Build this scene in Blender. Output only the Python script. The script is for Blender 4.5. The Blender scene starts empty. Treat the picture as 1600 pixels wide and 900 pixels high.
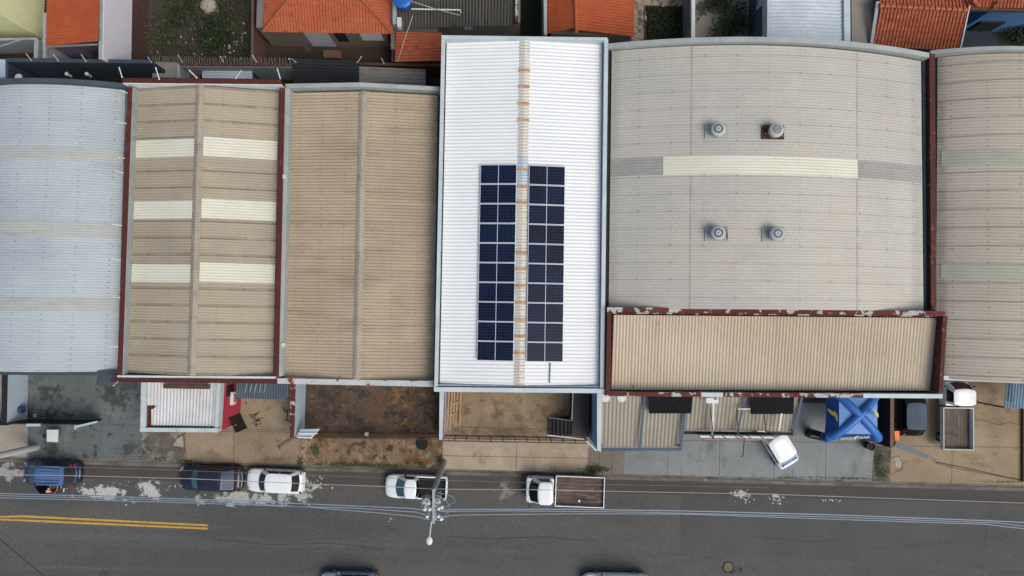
import bpy, math, random
from mathutils import Vector, Matrix, Euler
R = math.radians
random.seed(7)
S = bpy.context.scene
COL = S.collection

# ------------------------------------------------------------------ camera
HC = 50.0
FP = 1066.67                                  # focal length in pixels of the 1600 px wide photograph
cd = bpy.data.cameras.new('camera'); cam = bpy.data.objects.new('camera', cd); COL.objects.link(cam)
cd.sensor_width = 36; cd.lens = 24; cd.clip_start = .1; cd.clip_end = 2000
cam.location = (0, 0, HC)
cam.rotation_euler = (R(2.04), 0, 0.018)
S.camera = cam
CR = Euler((R(2.04), 0, 0.018)).to_matrix()

# ------------------------------------------------------------------ world, sun, exposure
SUN_EL, SUN_AZ = R(54), R(128)                # azimuth clockwise from +Y (north)
w = bpy.data.worlds.new('World'); S.world = w; w.use_nodes = True
nt = w.node_tree; bg = nt.nodes['Background']
sky = nt.nodes.new('ShaderNodeTexSky'); sky.sky_type = 'NISHITA'; sky.sun_disc = False
sky.sun_elevation = SUN_EL; sky.sun_rotation = SUN_AZ
sky.air_density = 1.0; sky.dust_density = 5.0; sky.ozone_density = .6
nt.links.new(sky.outputs[0], bg.inputs[0]); bg.inputs[1].default_value = .15
sd = bpy.data.lights.new('sun', 'SUN'); so = bpy.data.objects.new('sun', sd); COL.objects.link(so)
sd.energy = 1.45; sd.angle = R(34); sd.color = (1, .985, .91)
so.rotation_euler = (math.pi/2 - SUN_EL, 0, math.pi - SUN_AZ)
so.location = (0, -30, 60)
S.view_settings.view_transform = 'Standard'; S.view_settings.look = 'None'
S.view_settings.exposure = -0.12; S.view_settings.gamma = 1

# ------------------------------------------------------------------ geometry helpers
def P(px, py, z=0.0):
    d = CR @ Vector(((px-800)/FP, (450-py)/FP, -1))
    t = (HC - z)/(-d.z)
    return Vector((d.x*t, d.y*t, z))
def PP(px, py, p0, n):
    d = CR @ Vector(((px-800)/FP, (450-py)/FP, -1)); o = Vector((0, 0, HC))
    return o + d*((p0-o).dot(n)/d.dot(n))

def lin(c):
    if isinstance(c, str):
        c = [int(c[i:i+2], 16)/255 for i in (0, 2, 4)]
        c = [x/12.92 if x <= .04045 else ((x+.055)/1.055)**2.4 for x in c]
    return (c[0], c[1], c[2], 1)

OFF = {}
def obj(name, mb, mats, parent=None, smooth=False, bevel=0, local=False):
    me = bpy.data.meshes.new(name)
    o = bpy.data.objects.new(name, me); COL.objects.link(o)
    off = Vector((0, 0, 0))
    if parent is not None:
        o.parent = parent; off = OFF.get(parent, off)
    elif not local and mb.v:
        xs = [v[0] for v in mb.v]; ys = [v[1] for v in mb.v]; zs = [v[2] for v in mb.v]
        off = Vector(((min(xs)+max(xs))/2, (min(ys)+max(ys))/2, min(zs))); o.location = off
    OFF[o] = off
    vs = mb.v if local else [(v[0]-off.x, v[1]-off.y, v[2]-off.z) for v in mb.v]
    me.from_pydata([tuple(v) for v in vs], [], mb.f)
    if not isinstance(mats, (list, tuple)): mats = [mats]
    for m in mats: me.materials.append(m)
    if len(mats) > 1: me.polygons.foreach_set('material_index', mb.m)
    if smooth: me.polygons.foreach_set('use_smooth', [True]*len(me.polygons))
    me.validate(); me.update()
    if bevel:
        b = o.modifiers.new('bevel', 'BEVEL'); b.width = bevel; b.segments = 3; b.limit_method = 'ANGLE'; b.angle_limit = R(25)
    return o

def tag(o, label=None, cat=None, group=None, kind=None):
    if label: o['label'] = label
    if cat: o['category'] = cat
    if group: o['group'] = group
    if kind: o['kind'] = kind
    return o
def thing(name, label, cat, loc=(0, 0, 0), rz=0, group=None):
    o = bpy.data.objects.new(name, None); COL.objects.link(o); o.empty_display_size = .3
    o.location = loc; o.rotation_euler = (0, 0, rz); OFF[o] = Vector(loc)
    return tag(o, label, cat, group)
def copy_tree(o, parent=None):
    c = o.copy(); COL.objects.link(c)
    if parent is not None: c.parent = parent
    for ch in list(o.children): copy_tree(ch, c)
    return c

class MB:
    def __init__(s): s.v = []; s.f = []; s.m = []
    def face(s, pts, mi=0):
        n = len(s.v); s.v += [tuple(p) for p in pts]; s.f.append(tuple(range(n, n+len(pts)))); s.m.append(mi)
    def prism(s, top, zb, mi=0):
        """top: list of 3D points; vertical walls down to zb (number or list)"""
        a = sum(top[i][0]*top[(i+1) % len(top)][1]-top[(i+1) % len(top)][0]*top[i][1] for i in range(len(top)))
        if a < 0: top = list(reversed(top)); zb = list(reversed(zb)) if isinstance(zb, (list, tuple)) else zb
        k = len(top); n = len(s.v)
        zs = zb if isinstance(zb, (list, tuple)) else [zb]*k
        s.v += [tuple(p) for p in top] + [(p[0], p[1], z) for p, z in zip(top, zs)]
        s.f.append(tuple(range(n, n+k))); s.f.append(tuple(reversed(range(n+k, n+2*k))))
        for i in range(k):
            j = (i+1) % k; s.f.append((n+i, n+k+i, n+k+j, n+j))
        s.m += [mi]*(k+2); return s
    def pxprism(s, poly, zt, zb, mi=0): return s.prism([P(x, y, zt) for x, y in poly], zb, mi)
    def box(s, c, d, rz=0, mi=0, M=None):
        hx, hy, hz = d[0]/2, d[1]/2, d[2]/2; n = len(s.v)
        cr, sr = math.cos(rz), math.sin(rz)
        for z in (-hz, hz):
            for x, y in ((-hx, -hy), (hx, -hy), (hx, hy), (-hx, hy)):
                q = Vector((x*cr-y*sr, x*sr+y*cr, z)) if M is None else M @ Vector((x, y, z))
                s.v.append((c[0]+q.x, c[1]+q.y, c[2]+q.z))
        for f in ((0, 3, 2, 1), (4, 5, 6, 7), (0, 1, 5, 4), (1, 2, 6, 5), (2, 3, 7, 6), (3, 0, 4, 7)):
            s.f.append(tuple(n+i for i in f)); s.m.append(mi)
        return s
    def beam(s, a, b, wd, h, mi=0):
        a = Vector(a); b = Vector(b); d = b-a; L = d.length; d.normalize()
        side = d.cross(Vector((0, 0, 1)))
        if side.length < .01: side = Vector((1, 0, 0))
        side.normalize(); up = side.cross(d)
        M = Matrix((d, side, up)).transposed()
        return s.box((a+b)/2, (L, wd, h), M=M, mi=mi)
    def tube(s, pts, r, seg=6, mi=0, cap=True):
        pts = [Vector(p) for p in pts]; rs = r if isinstance(r, (list, tuple)) else [r]*len(pts)
        rings = []
        for i, p in enumerate(pts):
            d = (pts[min(i+1, len(pts)-1)]-pts[max(i-1, 0)]).normalized()
            a = Vector((0, 0, 1)) if abs(d.z) < .9 else Vector((1, 0, 0))
            x = d.cross(a).normalized(); y = x.cross(d)
            n = len(s.v)
            for k in range(seg):
                t = 2*math.pi*k/seg; q = p + (x*math.cos(t)+y*math.sin(t))*rs[i]; s.v.append(tuple(q))
            rings.append(n)
        for a, b in zip(rings, rings[1:]):
            for k in range(seg):
                j = (k+1) % seg; s.f.append((a+k, b+k, b+j, a+j)); s.m.append(mi)
        if cap:
            s.f.append(tuple(rings[0]+k for k in range(seg))); s.f.append(tuple(rings[-1]+k for k in reversed(range(seg)))); s.m += [mi, mi]
        return s
    def lathe(s, c, prof, seg=20, mi=0):
        n = len(s.v)
        for r, z in prof:
            for k in range(seg):
                t = 2*math.pi*k/seg; s.v.append((c[0]+r*math.cos(t), c[1]+r*math.sin(t), c[2]+z))
        for i in range(len(prof)-1):
            for k in range(seg):
                j = (k+1) % seg; a = n+i*seg; b = a+seg
                s.f.append((a+k, a+j, b+j, b+k)); s.m.append(mi)
        s.f.append(tuple(n+k for k in reversed(range(seg)))); s.f.append(tuple(n+(len(prof)-1)*seg+k for k in range(seg))); s.m += [mi, mi]
        return s
    def grid(s, rows, mi=0):
        n = len(s.v); k = len(rows[0])
        for r in rows: s.v += [tuple(p) for p in r]
        for i in range(len(rows)-1):
            for j in range(k-1):
                a = n+i*k+j; s.f.append((a, a+1, a+k+1, a+k)); s.m.append(mi)
        return s
    def cyl(s, a, b, r, seg=16, mi=0): return s.tube([a, b], r, seg, mi)

# ------------------------------------------------------------------ material helper
MATS = {}
class N:
    """small node-graph writer"""
    def __init__(s, name):
        s.mat = bpy.data.materials.new(name); s.mat.use_nodes = True
        s.t = s.mat.node_tree; s.b = s.t.nodes['Principled BSDF']
        s.geo = s.t.nodes.new('ShaderNodeNewGeometry').outputs['Position']
    def new(s, typ, **kw):
        n = s.t.nodes.new(typ)
        for k, v in kw.items(): setattr(n, k, v)
        return n
    def put(s, sock, v):
        if isinstance(v, bpy.types.NodeSocket): s.t.links.new(v, sock)
        else: sock.default_value = v
    def math(s, op, a, b=0.0, c=0.0):
        n = s.new('ShaderNodeMath', operation=op); s.put(n.inputs[0], a); s.put(n.inputs[1], b); s.put(n.inputs[2], c); return n.outputs[0]
    def vmath(s, op, a, b=(0, 0, 0)):
        n = s.new('ShaderNodeVectorMath', operation=op); s.put(n.inputs[0], a); s.put(n.inputs[1], b); return n
    def noise(s, scale, detail=5, rough=.6, stretch=None, seed=0, src=None):
        v = src or s.geo
        if stretch: v = s.vmath('MULTIPLY', v, stretch).outputs[0]
        if seed: v = s.vmath('ADD', v, (seed*13.7, seed*7.3, seed*3.1)).outputs[0]
        n = s.new('ShaderNodeTexNoise'); s.put(n.inputs['Vector'], v); n.inputs['Scale'].default_value = scale
        n.inputs['Detail'].default_value = detail; n.inputs['Roughness'].default_value = rough; return n.outputs['Fac']
    def step(s, v, lo, hi, a=0.0, b=1.0):
        n = s.new('ShaderNodeMapRange', interpolation_type='SMOOTHSTEP'); s.put(n.inputs[0], v)
        n.inputs[1].default_value = lo; n.inputs[2].default_value = hi; n.inputs[3].default_value = a; n.inputs[4].default_value = b; return n.outputs[0]
    def mix(s, f, a, b, typ='MIX'):
        n = s.new('ShaderNodeMix', data_type='RGBA', blend_type=typ)
        s.put(n.inputs[0], f); s.put(n.inputs[6], lin(a) if not isinstance(a, bpy.types.NodeSocket) else a)
        s.put(n.inputs[7], lin(b) if not isinstance(b, bpy.types.NodeSocket) else b); return n.outputs[2]
    def xyz(s, src=None):
        n = s.new('ShaderNodeSeparateXYZ'); s.put(n.inputs[0], src or s.geo); return n.outputs

def mat(name, c, c2=None, scale=.5, spots=(), fine=.10, fscale=9, rough=.75, metal=0, spec=.4, bump=0, bscale=20,
        stretch=None, lines=(), blobs=(), coat=0, lo=.3, hi=.7, vlines=(), dots=()):
    if name in MATS: return MATS[name]
    g = N(name); seed = len(MATS)+1
    col = g.mix(g.step(g.noise(scale, 6, .65, stretch, seed), lo, hi), c, c2 or c)
    for i, (sc, ss, a, b, st, op) in enumerate(spots):
        m = g.step(g.noise(ss, 7, .65, st, seed+31+i*5), a, b, 0, op); col = g.mix(m, col, sc)
    for (ax, per, wd, lc, op, jit) in lines:           # periodic seams: sheet overlaps, bolts
        x = g.xyz()[ax]; f = g.math('FRACT', g.math('DIVIDE', x, per))
        m = g.math('LESS_THAN', f, wd/per) if not jit else g.step(f, 0, wd/per, 1, 0)
        if jit: m = g.math('MULTIPLY', m, g.step(g.noise(.7, 3, .6, None, seed+3), .28, .55, .35, 1))
        col = g.mix(g.math('MULTIPLY', m, op), col, lc)
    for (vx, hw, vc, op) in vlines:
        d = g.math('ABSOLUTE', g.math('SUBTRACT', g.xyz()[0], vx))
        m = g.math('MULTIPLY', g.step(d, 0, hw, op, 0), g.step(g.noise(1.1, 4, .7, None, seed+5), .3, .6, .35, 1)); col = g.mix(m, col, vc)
    for (dx, dy, rad, dc, op) in dots:
        q = g.xyz(); fx = g.math('FRACT', g.math('DIVIDE', q[0], dx)); fy = g.math('FRACT', g.math('DIVIDE', q[1], dy))
        m = g.math('MULTIPLY', g.math('LESS_THAN', fx, 2*rad/dx), g.math('LESS_THAN', fy, 2*rad/dy))
        m = g.math('MULTIPLY', m, g.step(g.noise(1.7, 2, .5, None, seed+6), .42, .55)); col = g.mix(g.math('MULTIPLY', m, op), col, dc)
    for i, (bx, by, rx, ry, bc, ns, edge, op) in enumerate(blobs):
        d = g.vmath('LENGTH', g.vmath('MULTIPLY', g.vmath('SUBTRACT', g.geo, (bx, by, 0)).outputs[0], (1/rx, 1/ry, 0)).outputs[0]).outputs['Value']
        nz = g.noise(ns, 9, .72, None, seed+77+i)
        v = g.math('ADD', g.math('SUBTRACT', .8, d), g.math('MULTIPLY', g.math('SUBTRACT', nz, .5), 6.0))
        col = g.mix(g.step(v, 0, edge, 0, op), col, bc)
    if fine:
        f = g.step(g.noise(fscale, 4, .7, None, seed+9), .2, .8, 1-fine, 1+fine)
        col = g.mix(1.0, col, g.vmath('MULTIPLY', (1, 1, 1), (1, 1, 1)).outputs[0], 'MULTIPLY') if False else col
        n = g.vmath('SCALE', col); g.put(n.inputs['Scale'], f); col = n.outputs[0]
    g.put(g.b.inputs['Base Color'], col)
    g.b.inputs['Roughness'].default_value = rough; g.b.inputs['Metallic'].default_value = metal
    g.b.inputs['Specular IOR Level'].default_value = spec
    if coat: g.b.inputs['Coat Weight'].default_value = coat; g.b.inputs['Coat Roughness'].default_value = .08
    if bump:
        bn = g.new('ShaderNodeBump'); bn.inputs['Strength'].default_value = bump; bn.inputs['Distance'].default_value = .02
        g.put(bn.inputs['Height'], g.noise(bscale, 5, .6, None, seed+2)); g.t.links.new(bn.outputs[0], g.b.inputs['Normal'])
    MATS[name] = g.mat; return g.mat

def wp(px, py): p = P(px, py); return p.x, p.y
def blob(px, py, rx, ry, c, ns=1.5, edge=.08, op=1): x, y = wp(px, py); return (x, y, rx/21.3, ry/21.3, c, ns, edge, op)

def zblob(px, py, z, rx, ry, c, ns=1.5, edge=.5, op=.7): p = P(px, py, z); return (p.x, p.y, rx/25, ry/25, c, ns, edge, op)
def VX(px, z=8): return P(px, 300, z).x
# --- roof sheets
SEAM = '6b6357'
M_b1 = mat('blue_grey_sheet', '9aa5ab', 'aab5ba', .12, spots=[('8f9ba6', .5, .55, .75, (.3, 1.5, 1), .5), ('c2bfb0', .8, .6, .8, (.2, 2, 1), .4)],
           lines=[(1, 1.05, .07, '8d98a2', .35, 1), (0, 1.83, .05, '95a0a8', .25, 1)], dots=[(1.83, .35, .055, '6b767e', .55)], fine=.08, rough=.6)
M_b1s = mat('beige_sheet_band', 'a9aca6', '9fa6a6', .8, spots=[('8f8f88', 1.2, .5, .7, (.4, 2, 1), .5)], fine=.07)
M_b2 = mat('beige_sheet', '988f7e', 'a59b88', .15, spots=[('8b8072', .5, .5, .75, (.25, 1.6, 1), .5)],
           lines=[(1, 1.05, .24, '6f6557', .85, 1), (0, 1.53, .06, '8a8072', .4, 1)], dots=[(1.53, 1.05, .06, '4e463c', .5)], blobs=[zblob(260, 180, 7, 60, 20, '84796a', .8, 2, .5), zblob(380, 380, 7, 50, 30, 'aca18d', .8, 2, .5), zblob(250, 540, 7, 50, 30, '8a7f6e', .8, 2, .5), zblob(340, 560, 7, 80, 20, 'ab9f88', .8, 2, .5)], fine=.08)
M_b3 = mat('brown_beige_sheet', 'aa9c86', '998b76', .2, spots=[('7d6e5c', .7, .5, .72, (.15, 2.2, 1), .55), ('bba992', .6, .58, .75, (.15, 3, 1), .5)],
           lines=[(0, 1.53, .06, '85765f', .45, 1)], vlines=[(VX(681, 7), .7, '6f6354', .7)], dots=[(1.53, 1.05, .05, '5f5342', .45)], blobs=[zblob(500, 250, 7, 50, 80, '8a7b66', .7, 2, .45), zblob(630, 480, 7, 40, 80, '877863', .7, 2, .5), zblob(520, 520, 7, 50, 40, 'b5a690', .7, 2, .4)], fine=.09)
M_cap = mat('ridge_cap_cement', '928b7d', '9d9588', .6, spots=[('78716a', 1.5, .5, .7, None, .6)], fine=.12)
M_white = mat('white_metal_sheet', 'dde1e2', 'd6dbdd', .2, spots=[('c3c8c6', .9, .58, .72, (.12, 2.5, 1), .5), ('cfd6da', .5, .55, .8, (.2, 2, 1), .5)], fine=.02, rough=.45, metal=0)
M_b5 = mat('grey_beige_sheet', 'b6b3a9', 'a8a8a1', .09, spots=[('b8ae9b', .18, .5, .7, None, .45), ('b7b6ad', .55, .55, .62, (1, 1, 1), .35), ('a1a39f', .35, .52, .72, (.5, 1.2, 1), .5), ('98948b', .9, .62, .8, (.2, 2.5, 1), .5)],
           lines=[(1, 1.05, .10, '8c877d', .55, 1), (0, 1.9, .07, '9c9588', .4, 1)], vlines=[(VX(1080, 9), .09, '8d8070', .8), (VX(1341, 9), .09, '8d8070', .8), (VX(960), .5, '8b8d88', .5), (VX(1438), .8, '8b8f8c', .5)], dots=[(1.9, 1.05, .06, '6b665e', .45)], blobs=[zblob(1248, 82, 9, 10, 5, '8d7760', 1, 1, .6), zblob(1110, 420, 9, 70, 40, 'a5a39c', .6, 2, .5), zblob(1000, 180, 9, 40, 70, 'a3a4a0', .6, 2, .5), zblob(1390, 300, 9, 40, 160, '9b9d9a', .6, 2, .5), zblob(1240, 150, 9, 90, 30, 'c0b5a0', .7, 2, .5)], fine=.08)
M_b5d = mat('weathered_grey_sheet', '9a9a94', '8e8f8b', .6, spots=[('7d7e7b', 1.4, .5, .7, (.3, 2, 1), .5)], fine=.1)
M_cream = mat('cream_translucent_sheet', 'c8c7b2', 'cfcfc0', .3, spots=[('c9d6cc', .5, .5, .7, None, .5)], fine=.04, rough=.4)
M_b6 = mat('tan_sheet', 'bbb09b', 'b0a58e', .2, spots=[('9b907f', .5, .52, .75, (2.2, .15, 1), .45), ('c6bcab', .6, .55, .75, (3, .12, 1), .5)],
           lines=[(0, 1.05, .08, '9a8e7b', .6, 1), (1, 2.45, .05, '9a8e7b', .3, 1)], blobs=[zblob(1026, 505, 8, 6, 16, '776a55', 1.5, .8, .6), zblob(990, 604, 8, 3, 4, '4a4338', 1, .5, .8), zblob(1060, 505, 8, 18, 10, '958870', 1, 1, .4), zblob(1330, 540, 8, 120, 30, 'a79a80', .5, 2, .4)], fine=.08)
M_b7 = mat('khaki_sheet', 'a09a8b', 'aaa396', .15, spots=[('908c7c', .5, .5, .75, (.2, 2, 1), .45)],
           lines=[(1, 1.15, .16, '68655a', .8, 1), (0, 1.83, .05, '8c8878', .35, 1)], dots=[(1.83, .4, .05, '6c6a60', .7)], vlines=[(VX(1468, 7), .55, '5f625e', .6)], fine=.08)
M_b7s = mat('green_tinted_sheet', '9fa093', '989a8b', .6, fine=.08)
M_strip = mat('clear_ridge_sheet', 'c4c0b2', 'bcbab0', .35, spots=[('9db6c8', .22, .53, .58, None, .8), ('a8825a', 1.6, .62, .7, None, .5)], fine=.08, rough=.3)
M_strap = mat('rusty_strap', 'a37748', 'bda083', 3, fine=.15)
# --- parapet and trim
M_red = mat('oxide_red_paint', '50221b', '431d18', .8, spots=[('75351f', 1.2, .55, .72, None, .6), ('3a1b17', 2, .58, .7, None, .6), ('9a938c', 5, .70, .72, None, .8)], fine=.12)
M_redp = mat('peeling_red_paint', '5c271c', '4a1f18', .8, spots=[('a9aba5', 1.6, .535, .56, None, 1), ('a8592a', 2.2, .62, .68, None, .8)], fine=.12)
M_redq = mat('flaking_red_paint', '4d241c', '411d17', .8, spots=[('a9aba5', 3.2, .66, .68, None, 1), ('8a4a2a', 2.2, .56, .66, None, .6)], fine=.15)
M_redpale = mat('pale_strip_with_red_flakes', 'a9b0b0', 'b8bcba', .7, spots=[('7c2a1b', 1.4, .575, .59, None, 1), ('b2642d', 1.0, .63, .645, None, 1)], fine=.08)
M_zinc = mat('zinc_flashing', '939b9a', 'a2a9a6', .8, spots=[('7e878b', 2, .55, .75, None, .6)], fine=.08, rough=.5, metal=.0)
M_zincl = mat('pale_flashing', 'abb8bd', 'bac6c9', .8, spots=[('8e9aa3', 1.3, .56, .72, None, .6)], fine=.06, rough=.5)
M_whitep = mat('white_render', 'cdd2d4', 'c0c6c9', .8, spots=[('9fa5a6', 1.5, .6, .8, None, .5)], fine=.06)
M_gutter = mat('blue_grey_gutter', '56646c', '46535b', .8, fine=.12, rough=.5)
M_dark = mat('dark_gap_metal', '1c1f22', '141618', 1, fine=.1)
M_navytop = mat('dark_blue_grey_paint', '424c58', '38424e', .8, spots=[('56606b', 1.4, .6, .75, None, .6)], fine=.08)
M_wallblue = mat('light_blue_render', '9fb4c4', 'aebfcb', .6, spots=[('7f93a1', .9, .58, .75, None, .5)], fine=.05)
M_wallgrey = mat('grey_render', '8e9598', '9aa0a2', .6, spots=[('6f7577', 1, .55, .72, None, .6)], fine=.08)
M_shutter = mat('roller_shutter_metal', '8a9094', '7c8286', .8, fine=.08, lines=[(2, .12, .02, '55595c', .7, 0)])
M_can = mat('grey_beige_canopy_sheet', '9a9588', '918d82', .3, spots=[('aaa390', .5, .52, .7, (2.5, .15, 1), .5), ('7d7a70', .6, .56, .72, (2.5, .2, 1), .5)], fine=.06)
# --- ground
M_soil = mat('dark_soil', '2b241f', '3a3029', .6, spots=[('4a3b2c', 1.2, .55, .7, None, .7)], fine=.25, bump=.5)
stains = [blob(165, 770, 46, 13, 'a6aaa8', 1.1, .25), blob(235, 768, 30, 14, 'a6aaa8', 1.0, .25), blob(380, 780, 75, 12, '9a9e9a', 1.0, .25), blob(455, 765, 26, 22, '9a9e9a', 1.0, .25),
          blob(440, 748, 38, 22, '989b97', 1.2, .25), blob(14, 738, 32, 13, '8f938f', 1.3, .3), blob(495, 757, 10, 6, 'aaa9a4', 2.5), blob(1158, 776, 14, 9, 'b0aca4', 3.0), blob(1213, 780, 12, 7, 'b0aca4', 3.0),
          blob(1152, 802, 6, 3, 'a0a09c', 3.0), blob(790, 768, 14, 17, '76736f', 1.6, .6), blob(1290, 781, 22, 3, '8c8984', 3.0, .3),
          blob(1155, 888, 26, 9, '1c1b19', 1.0, .6, .8), blob(165, 893, 30, 10, '2f3133', .8, .8, .6), blob(1195, 791, 12, 2, '29292b', 2, .3, .8)]
M_road = mat('asphalt', '484a4a', '51514f', .10, spots=[('3f4243', .09, .48, .6, (.3, 1, 1), .6), ('605d58', .5, .54, .75, (.2, 1, 1), .5), ('363839', .35, .58, .7, (.15, 1.3, 1), .55), ('6a675f', 4.5, .66, .72, None, .6), ('5a5a58', .25, .5, .66, (.06, 2.2, 1), .55), ('303233', .9, .66, .74, (.5, 1, 1), .6)], fine=.25, fscale=7, blobs=stains, bump=.3, bscale=40, rough=.85)
M_road2 = mat('asphalt_dark_patch', '454748', '4e4f4e', .15, spots=[('393c3e', .35, .56, .7, (.15, 1.3, 1), .5), ('605d58', 4.5, .66, .72, None, .5)], fine=.22, fscale=7, bump=.3, bscale=40, rough=.85)
M_road3 = mat('asphalt_brownish_lane', '413d3b', '4a4541', .12, spots=[('3b3836', .35, .5, .7, (.1, 1.4, 1), .7), ('615c57', .5, .56, .72, (.1, 1.2, 1), .6)], fine=.2, fscale=7,
              blobs=stains[:6]+stains[7:9]+[stains[10]], bump=.3, bscale=40, rough=.85)
M_gut = mat('gutter_concrete', '6e6962', '4f4b45', .6, spots=[('3b3834', .9, .5, .68, (.4, 1, 1), .7), ('8a847a', 1.2, .6, .72, None, .7)], fine=.2)
M_kerb = mat('kerb_concrete', '706c66', '57534d', .7, spots=[('2f2d29', 1, .52, .66, (.5, 1, 1), .8)], fine=.2)
M_c1 = mat('greenish_grey_concrete', '5f6869', '555d5d', .25, spots=[('3c4240', .7, .52, .66, None, .7), ('232625', 1.6, .60, .67, (1, .6, 1), .8), ('727b7b', .4, .52, .7, None, .5)], fine=.12, bump=.2,
           blobs=[blob(75, 615, 34, 26, '262b2a', 1.6, .5, .7), blob(80, 645, 34, 12, '1d2120', 1.2, .6, .8), blob(185, 615, 40, 26, '2a2f2d', 1.8, .5, .7), blob(82, 700, 16, 16, '2c3030', 2.2, .5, .7), blob(205, 700, 34, 16, '34342f', 1.6, .6, .75), blob(150, 705, 5, 10, '1c2120', 2.0, .5, .8)])
M_c0 = mat('stained_pale_concrete', '8f8a80', 'a0998c', .4, spots=[('74543f', .6, .6, .75, None, .6)], fine=.14)
M_c2 = mat('tan_concrete', '8e826b', '7c705a', .22, spots=[('4c4234', 1.8, .61, .69, None, .5), ('978c78', .45, .50, .68, None, .6), ('5f5341', .6, .54, .72, None, .6)], fine=.12, bump=.2, blobs=[blob(445, 716, 34, 8, '5d4636', .9, .8, .6)])
M_c2b = mat('broken_grey_concrete', '67635c', '4c4842', .9, spots=[('8a8479', 1, .5, .62, None, .8), ('353129', 1.5, .58, .66, None, .8)], fine=.2, bump=.4)
M_c3 = mat('dark_brown_dirty_concrete', '4a3c30', '5c4c3d', .3, spots=[('2b2521', .7, .47, .6, None, .8), ('5f4632', 1.1, .50, .62, None, .6), ('6f655a', 2.2, .56, .66, None, .6), ('241f1b', 2.6, .56, .64, None, .7)], fine=.18, bump=.3,
           blobs=[blob(636, 640, 40, 50, '94703f', 1.3, 1.4, .8), blob(590, 640, 24, 44, '643e2c', 1.3, 1.2, .6), blob(640, 640, 30, 50, '2a1f16', 2.4, .5, .6), blob(500, 640, 36, 50, '2a2522', .9, 1.6, .75)])
M_c3b = mat('orange_stained_pavement', '7b6a54', '6d583f', .6, spots=[('968871', 1.1, .50, .62, None, .8), ('523c27', 1.2, .50, .62, None, .8), ('86602f', .8, .54, .66, None, .6), ('2b281f', 1.7, .54, .64, None, .85)], fine=.18, bump=.3,
            blobs=[blob(560, 727, 110, 4, '2f3a1c', 2, .5, .8), blob(655, 717, 26, 9, '6e4519', 1.5, .5, .8)])
M_c4 = mat('tan_stained_yard', '8b7a62', '78674e', .5, spots=[('3f3222', 1.5, .58, .68, None, .6), ('978973', .9, .50, .66, None, .6), ('564732', 1.1, .52, .66, None, .65)], fine=.12, bump=.2,
           blobs=[blob(855, 645, 34, 34, '5a4328', 1.4, 1.2, .6), blob(770, 673, 75, 6, '5d5040', 1, .6, .6)])
M_c4b = mat('pale_tan_pavement', 'a0937f', '8f816c', .4, spots=[('a79c8e', .9, .48, .66, None, .7), ('6d5c46', .9, .54, .68, (1, .6, 1), .65)], fine=.1, bump=.2)
M_c5 = mat('blue_grey_concrete', '81888a', '737a7b', .22, spots=[('4a4e4e', 1.8, .62, .7, None, .5), ('878b8c', .7, .50, .68, None, .6), ('575b5b', .9, .53, .7, (1, .5, 1), .6)], fine=.11, bump=.2, blobs=[blob(1010, 715, 50, 24, '68645c', .7, 1.5, .6), blob(1330, 690, 60, 10, '5b6061', .9, 1.0, .5)])
M_c5b = mat('brown_grey_pavement', '726b60', '6b6459', .5, spots=[('92897a', .9, .55, .7, None, .7), ('453f35', 1.1, .58, .7, None, .7)], fine=.16, bump=.3,
            blobs=[blob(935, 733, 26, 7, '2d3819', 1.6, .5, .9)])
M_c5d = mat('dark_grey_yard', '3f4343', '333737', .4, spots=[('505453', .8, .55, .7, None, .6)], fine=.12)
M_c6 = mat('cracked_mossy_ground', '57564a', '3d3c30', 1.0, spots=[('77736a', 1.8, .54, .62, None, .8), ('55602a', 1.4, .58, .66, None, .8), ('22221c', 2.4, .57, .63, None, .8)], fine=.25, bump=.6)
M_c7 = mat('golden_tan_concrete', '8f8068', '7e6f55', .22, spots=[('4c4030', 1.8, .61, .69, None, .5), ('978a74', .6, .50, .7, None, .6), ('61513b', .7, .53, .7, (.5, 1, 1), .6)], fine=.09, bump=.2,
           blobs=[blob(1540, 632, 60, 34, '5f4a30', .6, 1.4, .7)])
M_joint = mat('slab_joint', '575046', '484239', 1, fine=.2)
M_pale = mat('pale_patch_concrete', '9f978a', '90887a', .8, fine=.1)
M_yel = mat('yellow_road_paint', 'b8953f', 'a7873c', 1.2, spots=[('6b6350', 3, .60, .66, None, .8)], fine=.1)
M_flag = mat('crazy_paving', 'a39a86', '8b7f6b', 2, spots=[('4a4438', 3.2, .52, .56, None, .9), ('7c4a34', 1.2, .58, .66, None, .6)], fine=.2)
M_lot = mat('overgrown_dirt', '33332a', '403b31', .5, spots=[('2a3018', .5, .5, .6, None, .8), ('5d5347', .7, .56, .68, None, .7), ('241f1b', 1.2, .56, .64, None, .7)], fine=.35, bump=.8)
M_redsoil = mat('red_brown_soil', '2e1b14', '3a241a', .6, fine=.25, bump=.5)
M_bedshade = mat('green_bed_and_alley_shade', '161c14', '20291a', 1.0, fine=.35, bump=.6)
M_yard = mat('dim_yard_ground', '27221d', '3a3128', .6, spots=[('5b4430', .9, .58, .68, None, .6)], fine=.25)
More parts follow.
